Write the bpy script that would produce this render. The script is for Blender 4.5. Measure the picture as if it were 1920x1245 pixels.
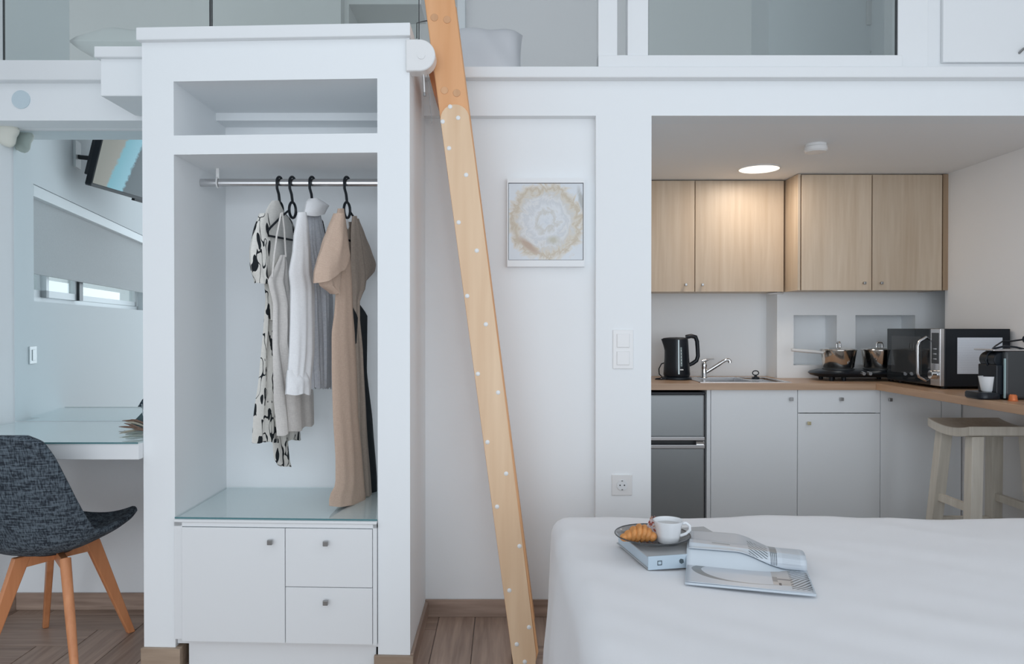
import bpy, math, random, mathutils
from mathutils import Vector, Matrix
random.seed(7)
SC = bpy.context.scene
for o in list(bpy.data.objects): bpy.data.objects.remove(o)
COL = SC.collection
R = math.radians
PI = math.pi

# ------------------------------------------------------------- camera, light
F = 1370.0; CX = 945.0; CY = 622.5; H = 1.21; PIT = R(0.44)
cam_d = bpy.data.cameras.new('camera'); cam = bpy.data.objects.new('camera', cam_d); COL.objects.link(cam)
cam.location = (0, 0, H); cam.rotation_euler = (PI/2 - PIT, 0, 0)
cam_d.sensor_width = 36; cam_d.lens = F/1920*36; cam_d.shift_x = 15/1920
cam_d.clip_start = .02
SC.camera = cam
SC.view_settings.view_transform = 'Standard'; SC.view_settings.look = 'None'
SC.view_settings.gamma = 1; SC.view_settings.use_curve_mapping = False
SC.view_settings.exposure = 0.0
w = bpy.data.worlds.new('world'); SC.world = w; w.use_nodes = True
w.node_tree.nodes['Background'].inputs[0].default_value = (.86, .93, 1.0, 1)
w.node_tree.nodes['Background'].inputs[1].default_value = 0.87

def area(name, loc, rot, sx, sy, power, col):
    d = bpy.data.lights.new(name, 'AREA'); d.shape = 'RECTANGLE'; d.size = sx; d.size_y = sy
    d.energy = power; d.color = col
    o = bpy.data.objects.new(name, d); COL.objects.link(o); o.location = loc; o.rotation_euler = rot
    return o
# soft daylight fill from an unseen lamp added behind the camera for the recesses
area('daylight_fill', (.5, -5.5, 1.5), (R(90), 0, 0), 8.0, 3.0, 185, (.85, .92, 1.0))

def at(px, py, Y):
    a = (px-CX)/F; b = -(py-CY)/F
    dy = math.cos(PIT)+b*math.sin(PIT); dz = -math.sin(PIT)+b*math.cos(PIT)
    return Vector((a*Y/dy, Y, H+dz*Y/dy))
def onz(px, py, z):
    a = (px-CX)/F; b = -(py-CY)/F
    dy = math.cos(PIT)+b*math.sin(PIT); dz = -math.sin(PIT)+b*math.cos(PIT)
    t = (z-H)/dz
    return Vector((a*t, dy*t, z))
def X(px, Y): return at(px, 612, Y).x
def Z(py, Y): return at(945, py, Y).z

# ------------------------------------------------------------- materials
def lin(c):
    out = []
    for v in c:
        v /= 255.0
        out.append(v/12.92 if v <= .04045 else ((v+.055)/1.055)**2.4)
    return out + [1.0]
def mat(name, col, rough=.5, metal=0, bump=0, bscale=200, var=0, vscale=3, spec=.5, emit=None, coat=0, sheen=0):
    m = bpy.data.materials.new(name); m.use_nodes = True
    nt = m.node_tree; b = nt.nodes['Principled BSDF']
    col = lin(col) if max(col) > 1 else list(col)+[1]
    b.inputs['Base Color'].default_value = col
    b.inputs['Roughness'].default_value = rough; b.inputs['Metallic'].default_value = metal
    b.inputs['Specular IOR Level'].default_value = spec
    b.inputs['Coat Weight'].default_value = coat
    b.inputs['Sheen Weight'].default_value = sheen
    tc = nt.nodes.new('ShaderNodeTexCoord')
    if var:
        n = nt.nodes.new('ShaderNodeTexNoise'); n.inputs['Scale'].default_value = vscale; n.inputs['Detail'].default_value = 4
        nt.links.new(tc.outputs['Object'], n.inputs['Vector'])
        mx = nt.nodes.new('ShaderNodeMix'); mx.data_type = 'RGBA'
        mx.inputs[6].default_value = [c*(1-var) for c in col[:3]]+[1]; mx.inputs[7].default_value = [min(1, c*(1+var)) for c in col[:3]]+[1]
        nt.links.new(n.outputs['Fac'], mx.inputs[0]); nt.links.new(mx.outputs[2], b.inputs['Base Color'])
    if bump:
        n = nt.nodes.new('ShaderNodeTexNoise'); n.inputs['Scale'].default_value = bscale; n.inputs['Detail'].default_value = 3
        nt.links.new(tc.outputs['Object'], n.inputs['Vector'])
        bp = nt.nodes.new('ShaderNodeBump'); bp.inputs['Strength'].default_value = bump; bp.inputs['Distance'].default_value = .003
        nt.links.new(n.outputs['Fac'], bp.inputs['Height']); nt.links.new(bp.outputs['Normal'], b.inputs['Normal'])
    if emit:
        b.inputs['Emission Color'].default_value = lin(emit[0]); b.inputs['Emission Strength'].default_value = emit[1]
    return m
def wood(name, c0, c1, axis='z', fine=55, rough=.45, streak=2.2, dark=None, bump=.1):
    m = bpy.data.materials.new(name); m.use_nodes = True
    nt = m.node_tree; b = nt.nodes['Principled BSDF']; b.inputs['Roughness'].default_value = rough
    tc = nt.nodes.new('ShaderNodeTexCoord'); oi = nt.nodes.new('ShaderNodeObjectInfo')
    add = nt.nodes.new('ShaderNodeVectorMath'); add.operation = 'ADD'
    cmb = nt.nodes.new('ShaderNodeCombineXYZ'); mul = nt.nodes.new('ShaderNodeMath'); mul.operation = 'MULTIPLY'; mul.inputs[1].default_value = 17
    nt.links.new(oi.outputs['Random'], mul.inputs[0])
    for i in range(3): nt.links.new(mul.outputs[0], cmb.inputs[i])
    nt.links.new(tc.outputs['Object'], add.inputs[0]); nt.links.new(cmb.outputs[0], add.inputs[1])
    def noise(s, d, dist):
        mp = nt.nodes.new('ShaderNodeMapping')
        sc = {'x': (s*.06, s, s), 'y': (s, s*.06, s), 'z': (s, s, s*.06)}[axis]
        mp.inputs['Scale'].default_value = sc
        nt.links.new(add.outputs[0], mp.inputs['Vector'])
        n = nt.nodes.new('ShaderNodeTexNoise'); n.inputs['Scale'].default_value = 1; n.inputs['Detail'].default_value = d
        n.inputs['Distortion'].default_value = dist
        nt.links.new(mp.outputs[0], n.inputs['Vector']); return n
    n1 = noise(fine, 5, .3); n2 = noise(fine*.16, 4, streak)
    r = nt.nodes.new('ShaderNodeValToRGB'); r.color_ramp.elements[0].position = .32; r.color_ramp.elements[1].position = .68
    r.color_ramp.elements[0].color = lin(c0); r.color_ramp.elements[1].color = lin(c1)
    mm = nt.nodes.new('ShaderNodeMix'); mm.inputs[0].default_value = .55
    nt.links.new(n1.outputs['Fac'], mm.inputs[2]); nt.links.new(n2.outputs['Fac'], mm.inputs[3])
    nt.links.new(mm.outputs[0], r.inputs[0])
    mv = nt.nodes.new('ShaderNodeHueSaturation')
    rr = nt.nodes.new('ShaderNodeMapRange'); rr.inputs[3].default_value = .93; rr.inputs[4].default_value = 1.07
    nt.links.new(oi.outputs['Random'], rr.inputs[0]); nt.links.new(rr.outputs[0], mv.inputs['Value'])
    nt.links.new(r.outputs[0], mv.inputs['Color']); nt.links.new(mv.outputs[0], b.inputs['Base Color'])
    bp = nt.nodes.new('ShaderNodeBump'); bp.inputs['Strength'].default_value = bump; bp.inputs['Distance'].default_value = .002
    nt.links.new(n1.outputs['Fac'], bp.inputs['Height']); nt.links.new(bp.outputs['Normal'], b.inputs['Normal'])
    return m
def glassmat(name, tint, k=.06, refl=1.0):
    m = bpy.data.materials.new(name); m.use_nodes = True; nt = m.node_tree; nt.nodes.clear()
    out = nt.nodes.new('ShaderNodeOutputMaterial'); t = nt.nodes.new('ShaderNodeBsdfTransparent'); g = nt.nodes.new('ShaderNodeBsdfGlossy')
    t.inputs[0].default_value = tuple(tint)+(1,); g.inputs['Roughness'].default_value = .01; g.inputs[0].default_value = (refl, refl, refl, 1)
    fr = nt.nodes.new('ShaderNodeFresnel'); fr.inputs[0].default_value = 1.45
    mx = nt.nodes.new('ShaderNodeMixShader')
    ge = nt.nodes.new('ShaderNodeNewGeometry'); iv = nt.nodes.new('ShaderNodeMath'); iv.operation = 'SUBTRACT'; iv.inputs[0].default_value = 1; nt.links.new(ge.outputs['Backfacing'], iv.inputs[1])
    ml = nt.nodes.new('ShaderNodeMath'); ml.operation = 'MULTIPLY'; nt.links.new(fr.outputs[0], ml.inputs[0]); nt.links.new(iv.outputs[0], ml.inputs[1])
    nt.links.new(ml.outputs[0], mx.inputs[0]); nt.links.new(t.outputs[0], mx.inputs[1]); nt.links.new(g.outputs[0], mx.inputs[2])
    nt.links.new(mx.outputs[0], out.inputs[0]); return m

M = {}
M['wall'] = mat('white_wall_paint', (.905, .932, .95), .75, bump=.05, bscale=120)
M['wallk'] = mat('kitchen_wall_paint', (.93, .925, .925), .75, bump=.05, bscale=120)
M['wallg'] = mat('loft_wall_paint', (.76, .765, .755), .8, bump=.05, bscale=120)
M['ceil'] = mat('ceiling_paint', (.93, .935, .94), .85)
M['white'] = mat('white_lacquer', (.85, .87, .885), .35)
M['cab'] = mat('pale_grey_laminate', (.87, .895, .915), .4)
M['trim'] = mat('white_gloss_trim', (.865, .885, .90), .4)
M['dark'] = mat('gap_dark', (.05, .055, .06), .8)
M['black'] = mat('black_plastic', (.008, .012, .018), .3, spec=.35)
M['blackm'] = mat('black_matt', (.018, .022, .028), .5)
M['greyp'] = mat('dark_grey_plastic', (.045, .05, .055), .4)
M['steel'] = mat('brushed_steel', (.62, .62, .63), .26, 1)
M['fridge'] = mat('fridge_steel_paint', (.33, .35, .36), .38, .55, var=.05, vscale=2)
M['chrome'] = mat('chrome', (.75, .76, .77), .08, 1)
M['pan'] = mat('polished_pan_steel', (.62, .59, .55), .12, 1)
M['knob'] = mat('satin_knob', (.34, .34, .34), .3, .9)
M['brass'] = mat('brass_knob', (.62, .55, .36), .3, .9)
M['mirror'] = mat('mirror_silver', (.80, .875, .89), .0, 1)
M['glass'] = glassmat('loft_glass', (.90, .925, .92))
M['glasst'] = glassmat('table_glass', (.955, .985, .985))
M['glasse'] = mat('glass_edge', (.10, .23, .25), .2)
M['pane'] = glassmat('window_pane', (.95, .97, .96))
M['oak'] = wood('pale_oak', (194, 172, 147), (214, 197, 176), 'z', 46)
M['oakd'] = wood('oak_end', (150, 125, 100), (176, 152, 126), 'z', 60)
M['top'] = wood('worktop_wood', (170, 138, 112), (198, 167, 140), 'x', 50, .35)
M['topy'] = wood('worktop_wood_right', (174, 138, 110), (200, 166, 136), 'y', 50, .35)
M['pine'] = wood('orange_pine', (222, 160, 108), (240, 186, 138), 'z', 26, .4, 1.5)
M['birch'] = wood('birch_ply', (222, 184, 146), (242, 212, 178), 'z', 22, .45, 3.5)
M['beech'] = wood('beech_leg', (198, 128, 84), (220, 152, 106), 'z', 60, .4)
M['stool'] = wood('pale_beech', (206, 199, 186), (226, 220, 208), 'z', 60, .5)
M['tilex'] = wood('wood_tile_x', (140, 119, 106), (192, 168, 152), 'x', 60, .45)
M['tiley'] = wood('wood_tile_y', (140, 119, 106), (192, 168, 152), 'y', 60, .45)
M['tilel'] = wood('wood_tile_pale', (150, 130, 112), (184, 163, 143), 'x', 60, .45)
M['grout'] = mat('tile_grout', (.30, .27, .25), .9)
M['bed'] = mat('white_cotton', (.84, .84, .86), .8, bump=.06, bscale=500, sheen=.2)
M['pillow'] = mat('pillow_cotton', (.74, .75, .78), .85, bump=.05, bscale=400)
M['pillowg'] = mat('pillow_pale_cotton', (.90, .90, .89), .85, bump=.05, bscale=400)  # one even pale cotton for the left loft pillow and mattress
M['porc'] = mat('white_porcelain', (.82, .84, .86), .12)
M['socket'] = mat('white_switch_plastic', (.84, .84, .84), .25)

def fabric(name, c0, c1, scale=260, rough=.95):
    m = mat(name, c0, rough, bump=.4, bscale=scale)
    nt = m.node_tree; b = nt.nodes['Principled BSDF']; tc = nt.nodes.new('ShaderNodeTexCoord')
    mix = nt.nodes.new('ShaderNodeMath'); mix.operation = 'ADD'
    for i, s in enumerate(((scale, scale*.12, scale), (scale*.12, scale, scale*.12))):
        mp = nt.nodes.new('ShaderNodeMapping'); mp.inputs['Scale'].default_value = (s[0], s[0], s[1])
        n = nt.nodes.new('ShaderNodeTexNoise'); n.inputs['Scale'].default_value = 1; n.inputs['Detail'].default_value = 2
        nt.links.new(tc.outputs['Object'], mp.inputs[0]); nt.links.new(mp.outputs[0], n.inputs['Vector']); nt.links.new(n.outputs['Fac'], mix.inputs[i])
    r = nt.nodes.new('ShaderNodeValToRGB'); r.color_ramp.elements[0].position = .42; r.color_ramp.elements[1].position = .60
    r.color_ramp.elements[0].color = lin(c0); r.color_ramp.elements[1].color = lin(c1)
    hf = nt.nodes.new('ShaderNodeMath'); hf.operation = 'MULTIPLY'; hf.inputs[1].default_value = .5
    nt.links.new(mix.outputs[0], hf.inputs[0]); nt.links.new(hf.outputs[0], r.inputs[0]); nt.links.new(r.outputs[0], b.inputs['Base Color'])
    return m
M['tweed'] = fabric('charcoal_woven_fabric', (34, 42, 52), (98, 110, 120), 210)
M['linen'] = fabric('beige_linen', (224, 220, 216), (236, 232, 228), 500)
M['cream'] = fabric('cream_cotton', (226, 224, 219), (236, 234, 229), 500)
M['shirt'] = fabric('white_shirt_cotton', (242, 243, 245), (248, 249, 251), 600)
M['shirtb'] = fabric('striped_shirt_back', (206, 212, 222), (226, 231, 238), 600)
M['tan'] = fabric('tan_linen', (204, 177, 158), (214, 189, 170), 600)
M['tand'] = fabric('tan_linen_shaded', (166, 152, 140), (178, 164, 152), 600)  # darker copy of the tan linen, far-side shade put into the colour
M['navy'] = mat('black_lining', (.012, .017, .022), .8)
M['blind'] = fabric('grey_blind_fabric', (214, 215, 216), (222, 223, 224), 700)

# ------------------------------------------------------------- mesh builder
class MB:
    def __init__(s): s.v = []; s.f = []; s.uv = {}
    def add(s, vs, fs):
        n = len(s.v); s.v += [Vector(p) for p in vs]; s.f += [tuple(i+n for i in f) for f in fs]; return s
    def box(s, x0, x1, y0, y1, z0, z1):
        if x0 > x1: x0, x1 = x1, x0
        if y0 > y1: y0, y1 = y1, y0
        if z0 > z1: z0, z1 = z1, z0
        return s.add([(x0,y0,z0),(x1,y0,z0),(x1,y1,z0),(x0,y1,z0),(x0,y0,z1),(x1,y0,z1),(x1,y1,z1),(x0,y1,z1)],
              [(0,3,2,1),(4,5,6,7),(0,1,5,4),(1,2,6,5),(2,3,7,6),(3,0,4,7)])
    def loft(s, rings, closed=True, cap=True):
        n = len(rings[0]); vs = [p for r in rings for p in r]; fs = []
        for i in range(len(rings)-1):
            for j in range(n if closed else n-1):
                k = (j+1) % n
                fs.append((i*n+j, i*n+k, (i+1)*n+k, (i+1)*n+j))
        if cap and closed:
            fs.append(tuple(range(n))[::-1]); fs.append(tuple((len(rings)-1)*n+j for j in range(n)))
        return s.add(vs, fs)
    def tube(s, pts, r, seg=10, closed=False):
        pts = [Vector(p) for p in pts]; n = len(pts); rs = r if isinstance(r, (list, tuple)) else [r]*n
        rings = []; up = None
        for i, p in enumerate(pts):
            if closed: t = pts[(i+1) % n]-pts[i-1]
            else: t = pts[min(i+1, n-1)]-pts[max(i-1, 0)]
            t.normalize()
            if up is None:
                up = Vector((0,0,1)) if abs(t.z) < .9 else Vector((1,0,0))
            a = t.cross(up)
            if a.length < 1e-5: a = t.orthogonal()
            a.normalize(); b = a.cross(t).normalized(); up = b
            rings.append([p+(a*math.cos(2*PI*k/seg)+b*math.sin(2*PI*k/seg))*rs[i] for k in range(seg)])
        if closed: rings.append(rings[0])
        return s.loft(rings, True, not closed)
    def cyl(s, p0, p1, r0, r1=None, seg=24):
        r1 = r0 if r1 is None else r1
        return s.tube([p0, p1], [r0, r1], seg)
    def lathe(s, prof, c=(0,0,0), seg=32, mtx=None, sq=None):
        c = Vector(c); rings = []
        for r, z in prof:
            ring = []
            for k in range(seg):
                a = 2*PI*k/seg; p = Vector((r*math.cos(a), r*math.sin(a), z))
                if mtx: p = mtx @ p
                ring.append(p+c)
            rings.append(ring)
        return s.loft(rings, True, True)
    def prism(s, poly, ext):
        ext = Vector(ext); n = len(poly); vs = [Vector(p) for p in poly]+[Vector(p)+ext for p in poly]
        fs = [tuple(range(n))[::-1], tuple(range(n, 2*n))]+[(i, (i+1) % n, n+(i+1) % n, n+i) for i in range(n)]
        return s.add(vs, fs)
    def grid(s, fn, nu, nv):
        vs = [fn(i/nu, j/nv) for j in range(nv+1) for i in range(nu+1)]
        fs = [(j*(nu+1)+i, j*(nu+1)+i+1, (j+1)*(nu+1)+i+1, (j+1)*(nu+1)+i) for j in range(nv) for i in range(nu)]
        return s.add(vs, fs)
    def xf(s, m): s.v = [m @ p for p in s.v]; return s
    def sphere(s, c, r, seg=16, rg=10, sc=(1,1,1)):
        c = Vector(c); prof = [(max(1e-4, math.sin(PI*i/rg))*r, -math.cos(PI*i/rg)*r) for i in range(rg+1)]
        n0 = len(s.v); s.lathe(prof, (0,0,0), seg)
        for i in range(n0, len(s.v)):
            p = s.v[i]; s.v[i] = Vector((p.x*sc[0], p.y*sc[1], p.z*sc[2]))+c
        return s

WL = {}
def thing(name, loc, label, cat, group=None, kind=None):
    o = bpy.data.objects.new(name, None); COL.objects.link(o); o.empty_display_size = .05
    o.location = loc; WL[o] = Vector(loc)
    if label: o['label'] = label
    if cat: o['category'] = cat
    if group: o['group'] = group
    if kind: o['kind'] = kind
    return o
def obj(name, mb, m, parent=None, bevel=0, smooth=False, label=None, cat=None, group=None, kind=None, seg=2, solid=0, sub=0, uv=None, flip=False):
    xs = [p.x for p in mb.v]; ys = [p.y for p in mb.v]; zs = [p.z for p in mb.v]
    c = Vector(((min(xs)+max(xs))/2, (min(ys)+max(ys))/2, (min(zs)+max(zs))/2))
    me = bpy.data.meshes.new(name); me.from_pydata([p-c for p in mb.v], [], mb.f)
    import bmesh
    bm = bmesh.new(); bm.from_mesh(me)
    if not uv: bmesh.ops.recalc_face_normals(bm, faces=bm.faces)
    bm.to_mesh(me); bm.free()
    if uv:
        ul = me.uv_layers.new(name='UVMap')
        for lp in me.loops: ul.data[lp.index].uv = uv[lp.vertex_index]
    o = bpy.data.objects.new(name, me); COL.objects.link(o); me.materials.append(m)
    if smooth:
        for p in me.polygons: p.use_smooth = True
    WL[o] = c
    if parent is not None: o.parent = parent; o.location = c-WL[parent]
    else: o.location = c
    if solid:
        md = o.modifiers.new('solid', 'SOLIDIFY'); md.thickness = solid; md.offset = 0
    if bevel:
        md = o.modifiers.new('bevel', 'BEVEL'); md.width = bevel; md.segments = seg; md.limit_method = 'ANGLE'; md.angle_limit = R(40)
    if sub:
        md = o.modifiers.new('sub', 'SUBSURF'); md.levels = sub; md.render_levels = sub
    if smooth and not sub:
        try: me.set_sharp_from_angle(angle=R(40))
        except Exception: pass
    if label: o['label'] = label
    if cat: o['category'] = cat
    if group: o['group'] = group
    if kind: o['kind'] = kind
    return o
def B(*a): return MB().box(*a)
def dupmesh(src, parent, world, name=None):
    c = src.copy(); COL.objects.link(c); c.parent = parent
    c.location = Vector(world)-WL[parent] if parent else world; WL[c] = Vector(world)
    return c
def struct(name, mb, m, parent=None, **k): return obj(name, mb, m, parent, kind='structure' if parent is None else None, **k)

# ------------------------------------------------------------- room shell
DW, DR, DM = 3.0, 3.045, 3.12       # pier plane, recessed wall plane, wall behind desk
KZ = Z(217, DW)                      # kitchen ceiling / beam underside
PX0, PX1 = X(1117, DW), X(1221, DW)
WR = 2.51
floor = struct('floor', B(-3.4, 2.8, -3.0, 4.9, -.12, -.006), M['grout'])
struct('ceiling', B(-3.4, 2.8, 1.5, 5.3, 3.5, 3.6), M['ceil'])
# left wall, slightly out of square, with the window opening
wl_dir = Vector((-.231, -1, 0)).normalized(); wl_n = Vector((-1, .231, 0)).normalized()
C0 = Vector((X(27, DM), DM, 0))
MLW = Matrix(((wl_dir.x, wl_n.x, 0, C0.x), (wl_dir.y, wl_n.y, 0, C0.y), (0, 0, 1, 0), (0, 0, 0, 1)))
WS0, WS1, WZ0, WZ1 = .235, 2.45, 1.325, 1.86
mb = MB()
for a in ((-.3, 2.9, 0, .16, 0, WZ0), (-.3, 2.9, 0, .16, WZ1, 3.5), (-.3, WS0, 0, .16, WZ0, WZ1), (WS1, 2.9, 0, .16, WZ0, WZ1)): mb.box(*a)
struct('wall_left', mb.xf(MLW), M['wall'])
struct('wall_right', B(WR, WR+.3, 1.4, 4.16, 0, 3.5), M['wallk'])
struct('wall_back_left', B(-2.6, X(797, DR)-.02, DM, DM+.12, 0, 2.085), M['wall'])
struct('wall_back', B(X(797, DR)-.02, PX0, DR, DR+.12, 0, 2.085), M['wall'])
struct('wall_pier', B(PX0, PX1, DW, 4.7, 0, KZ), M['wall'])
# kitchen back wall with the projecting right half and its niches
KB, KP, KN = 4.57, 4.39, 4.545
pxl = X(1457, KP)
struct('wall_kitchen_left', B(PX1-.02, pxl, KB, KB+.12, 0, 2.085), M['wall'])
n1 = (X(1488, KP), X(1569, KP)); n2 = (X(1604, KP), X(1716, KP)); nz = (Z(685, KP), Z(591, KP))
mb = MB()
mb.box(pxl, 2.72, KP, KP+.3, 0, nz[0]); mb.box(pxl, 2.72, KP, KP+.3, nz[1], 2.085)
mb.box(pxl, n1[0], KP, KP+.3, nz[0], nz[1]); mb.box(n1[1], n2[0], KP, KP+.3, nz[0], nz[1]); mb.box(n2[1], 2.72, KP, KP+.3, nz[0], nz[1])
mb.box(n1[0], n1[1], KN, KP+.3, nz[0], nz[1]); mb.box(n2[0], n2[1], KN, KP+.3, nz[0], nz[1])
struct('wall_kitchen_back', mb, M['wall'])
struct('wall_kitchen_right', B(2.665, 2.8, 4.16, 4.75, 0, 2.085), M['wallk'])
# loft slab = kitchen ceiling
struct('ceiling_kitchen', B(PX1, 2.8, DW+.12, 4.9, KZ, 2.2), M['ceil'])
struct('trim_1', B(X(797, DR)-.02, 2.52, DW, DW+.12, KZ, 2.24), M['wall'])
struct('trim_2', B(-2.6, X(797, DR)-.02, 2.96, DM+.12, Z(226, 2.96), 2.21), M['wall'])
struct('floor_loft', B(-2.9, 2.8, DW+.12, 5.3, 2.2, 2.24), M['ceil'])
struct('trim_3', B(X(797, DR)-.1, 2.51, 2.955, 3.35, Z(145, 2.955), Z(124, 2.955)), M['trim'], bevel=.004)
struct('trim_4', B(-2.75, -1.22, 2.92, 3.35, Z(150, 2.92), Z(112, 2.92)), M['trim'], bevel=.004)
struct('trim_5', B(X(27, 3.1), -1.2, 3.085, 3.12, Z(243, 3.09), Z(226, 3.09)+.02), M['trim'], bevel=.002)
# step box beside the wardrobe head
struct('trim_6', B(X(190, 2.7), -1.27, 2.7, 2.955, Z(180, 2.7), Z(107, 2.7)), M['wall'], bevel=.004)
struct('trim_7', B(X(178, 2.68), -1.27, 2.68, 2.95, Z(107, 2.68), Z(86, 2.68)), M['trim'], bevel=.004)
# loft walls
mb = MB(); mb.box(-3.4, X(640, 4.6), 4.6, 4.75, 2.24, 3.5); mb.box(X(640, 4.6), X(870, 4.6), 4.9, 5.0, 2.24, 3.5)
mb.box(X(655, 4.6), X(790, 4.6), 4.6, 4.9, Z(8, 4.6), 3.5)
mb.box(X(640, 4.6), X(655, 4.6), 4.6, 4.9, 2.24, 3.5)
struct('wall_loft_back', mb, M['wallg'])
struct('wall_loft_back_right', B(X(870, 4.6), 2.8, 4.6, 4.75, 2.24, 3.5), M['wallk'])
struct('wall_loft_right', B(X(1440, 4.3), X(1440, 4.3)+2, 4.3, 4.6, 2.24, 3.5), M['wall'])
struct('wall_loft_side', B(X(1700, 3.9), X(1700, 3.9)+.1, 3.3, 4.3, 2.24, 3.5), M['wall'])
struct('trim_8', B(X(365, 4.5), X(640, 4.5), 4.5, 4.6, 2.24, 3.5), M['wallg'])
struct('trim_9', B(X(858, 4.45), X(872, 4.45), 4.45, 4.6, 2.24, 3.5), M['wall'])

# baseboards of wood tile
def tiles_x(parent, x0, x1, y0, y1, h, m, L=.6):
    x = x0
    while x < x1-.02:
        e = min(x+L, x1)
        obj('tile', B(x+.001, e-.001, y0, y1, .0, h), m, parent, bevel=.0015, seg=1); x = e
bbh = .072
bb = struct('baseboard_back', B(X(797, DR), PX0, DR-.004, DR, 0, bbh-.002), M['grout'])
tiles_x(bb, X(797, DR)-.0, PX0, DR-.013, DR-.003, bbh, M['tilex'])
bb = struct('baseboard_desk', B(X(27, DM), -1.2, DM-.004, DM, 0, bbh-.002), M['grout'])
tiles_x(bb, X(27, DM), -1.2, DM-.013, DM-.003, bbh, M['tilex'], .45)
bb = struct('baseboard_left', B(0.005, 3.0, -.004, 0, 0, bbh-.002).xf(MLW), M['grout'])
for k in range(5): obj('tile', B(.012+k*.6, .61+k*.6, -.013, -.003, 0, bbh).xf(MLW), M['tiley'], bb, bevel=.0015, seg=1)
# floor planks: square herringbone
w_, n_ = .15, 4
cells = {}
for i in range(-22, 8):
    for j in range(6, 26):
        m_ = (i-j) % (2*n_)
        key = ('h', i-m_, j) if m_ < n_ else ('v', i, j+(m_-n_)-n_+1)
        cells.setdefault(key, []).append((i, j))
ox, oy = -.12, .0+2.908-19*.15
k = 0
for key, cl in cells.items():
    x0 = min(c[0] for c in cl)*w_+ox; x1 = (max(c[0] for c in cl)+1)*w_+ox
    y0 = min(c[1] for c in cl)*w_+oy; y1 = (max(c[1] for c in cl)+1)*w_+oy
    y1 = min(y1, 3.118)
    if x1 < -2.75 or x0 > .35 or y1 < 1.25 or y0 > 3.1: continue
    if y1-y0 < .01: continue
    obj('plank', B(x0+.0015, x1-.0015, y0+.0015, y1-.0015, -.02, random.uniform(-.0006, 0)), M['tilex'] if key[0] == 'h' else M['tiley'], floor, bevel=.001, seg=1)

# ------------------------------------------------------------- kitchen
CT = .90; CF = 3.97
# fridge
fr = thing('fridge', (X(1272, 4.0), 4.27, 0), 'under-counter silver grey fridge with two doors at the left end of the kitchen', 'fridge')
fx0, fx1 = PX1+.012, X(1322, 4.0)
FT = CT-.04
obj('cabinet', B(fx0, fx1, 4.03, 4.5, .02, Z(735, 4.0)), M['greyp'], fr, bevel=.004)
fd = obj('freezer_door', B(fx0, fx1-.006, 3.985, 4.028, Z(819, 4.0), Z(740, 4.0)), M['fridge'], fr, bevel=.008)
obj('handle_strip', B(fx0, fx1-.006, 3.975, 4.0, Z(826, 3.98), Z(819, 3.98)), M['steel'], fd, bevel=.003)
fd2 = obj('fridge_door', B(fx0, fx1-.006, 3.985, 4.028, .05, Z(839, 4.0)), M['fridge'], fr, bevel=.008)
obj('handle_strip', B(fx0, fx1-.006, 3.975, 4.0, Z(841, 3.98), Z(834, 3.98)), M['steel'], fd2, bevel=.003)
obj('hinge', B(fx1-.05, fx1-.004, 3.99, 4.02, Z(834, 4.0), Z(827, 4.0)), M['chrome'], fr, bevel=.002)
obj('top_trim', B(fx0, fx1, 3.995, 4.5, Z(740, 4.0), Z(735, 4.0)), M['black'], fr, bevel=.002)
for sx in (fx0+.03, fx1-.03):
    for sy in (4.06, 4.46): obj('foot', MB().cyl((sx, sy, 0), (sx, sy, .025), .015, seg=12), M['black'], fr, smooth=True)

def knob(parent, p, m=None, r=.009):
    m = m or M['knob']
    o = obj('knob', MB().cyl((p.x, p.y, p.z), (p.x, p.y-.012, p.z), .004, seg=10).box(p.x-r, p.x+r, p.y-.022, p.y-.011, p.z-r, p.z+r), m, parent, bevel=.0015)
    return o
def unit(label, x0, x1, fronts, parent_loc, cat='cabinet', end=None):
    t = thing('base_cabinet', parent_loc, label, cat, 'pale grey base cabinets under the worktop')
    obj('carcass', MB().box(x0+.001, x0+.017, CF+.045, 4.36, .10, CT-.037).box(x1-.017, x1-.001, CF+.045, 4.36, .10, CT-.037).box(x0+.017, x1-.017, CF+.045, 4.36, .10, .116).box(x0+.017, x1-.017, 4.35, 4.36, .116, CT-.15), M['cab'], t)
    obj('plinth', B(x0+.001, x1-.001, CF+.07, CF+.085, 0, .10), M['cab'], t)
    for (nm, a0, a1, z0, z1, kp, km) in fronts:
        d = obj(nm, B(a0+.0015, a1-.0015, CF+.025, CF+.044, z0, z1), M['cab'], t, bevel=.001)
        if kp: knob(d, at(kp[0], kp[1], CF+.025), km)
    return t
cf = CF+.025
zt = CT-.037
xa, xb, xc, xd, xe = X(1325, cf), X(1333, cf), X(1496, cf), X(1651.5, cf), X(1766, cf)
unit('pale grey base cabinet with one wide door, between the fridge and the drawer unit', xa, xc, [('filler_panel', xa, xb, .1, zt, None, None), ('door', xb, xc, .1, zt, (1482, 748), None)], (xa/2+xc/2, 4.15, 0))
unit('pale grey base cabinet with a narrow drawer above a door with a brass knob', xc, xd, [('drawer', xc, xd, Z(774, cf), zt, (1576, 748), None), ('door', xc, xd, .1, Z(775.5, cf), (1515, 793), M['brass'])], (xc/2+xd/2, 4.15, 0))
unit('pale grey corner base cabinet behind the bar stool', xd, WR-.005, [('door', xd, xe, .1, zt, (1667, 749), None), ('filler_panel', xe, WR-.006, .1, zt, None, None)], (xd/2+xe/2, 4.15, 0))
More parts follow.
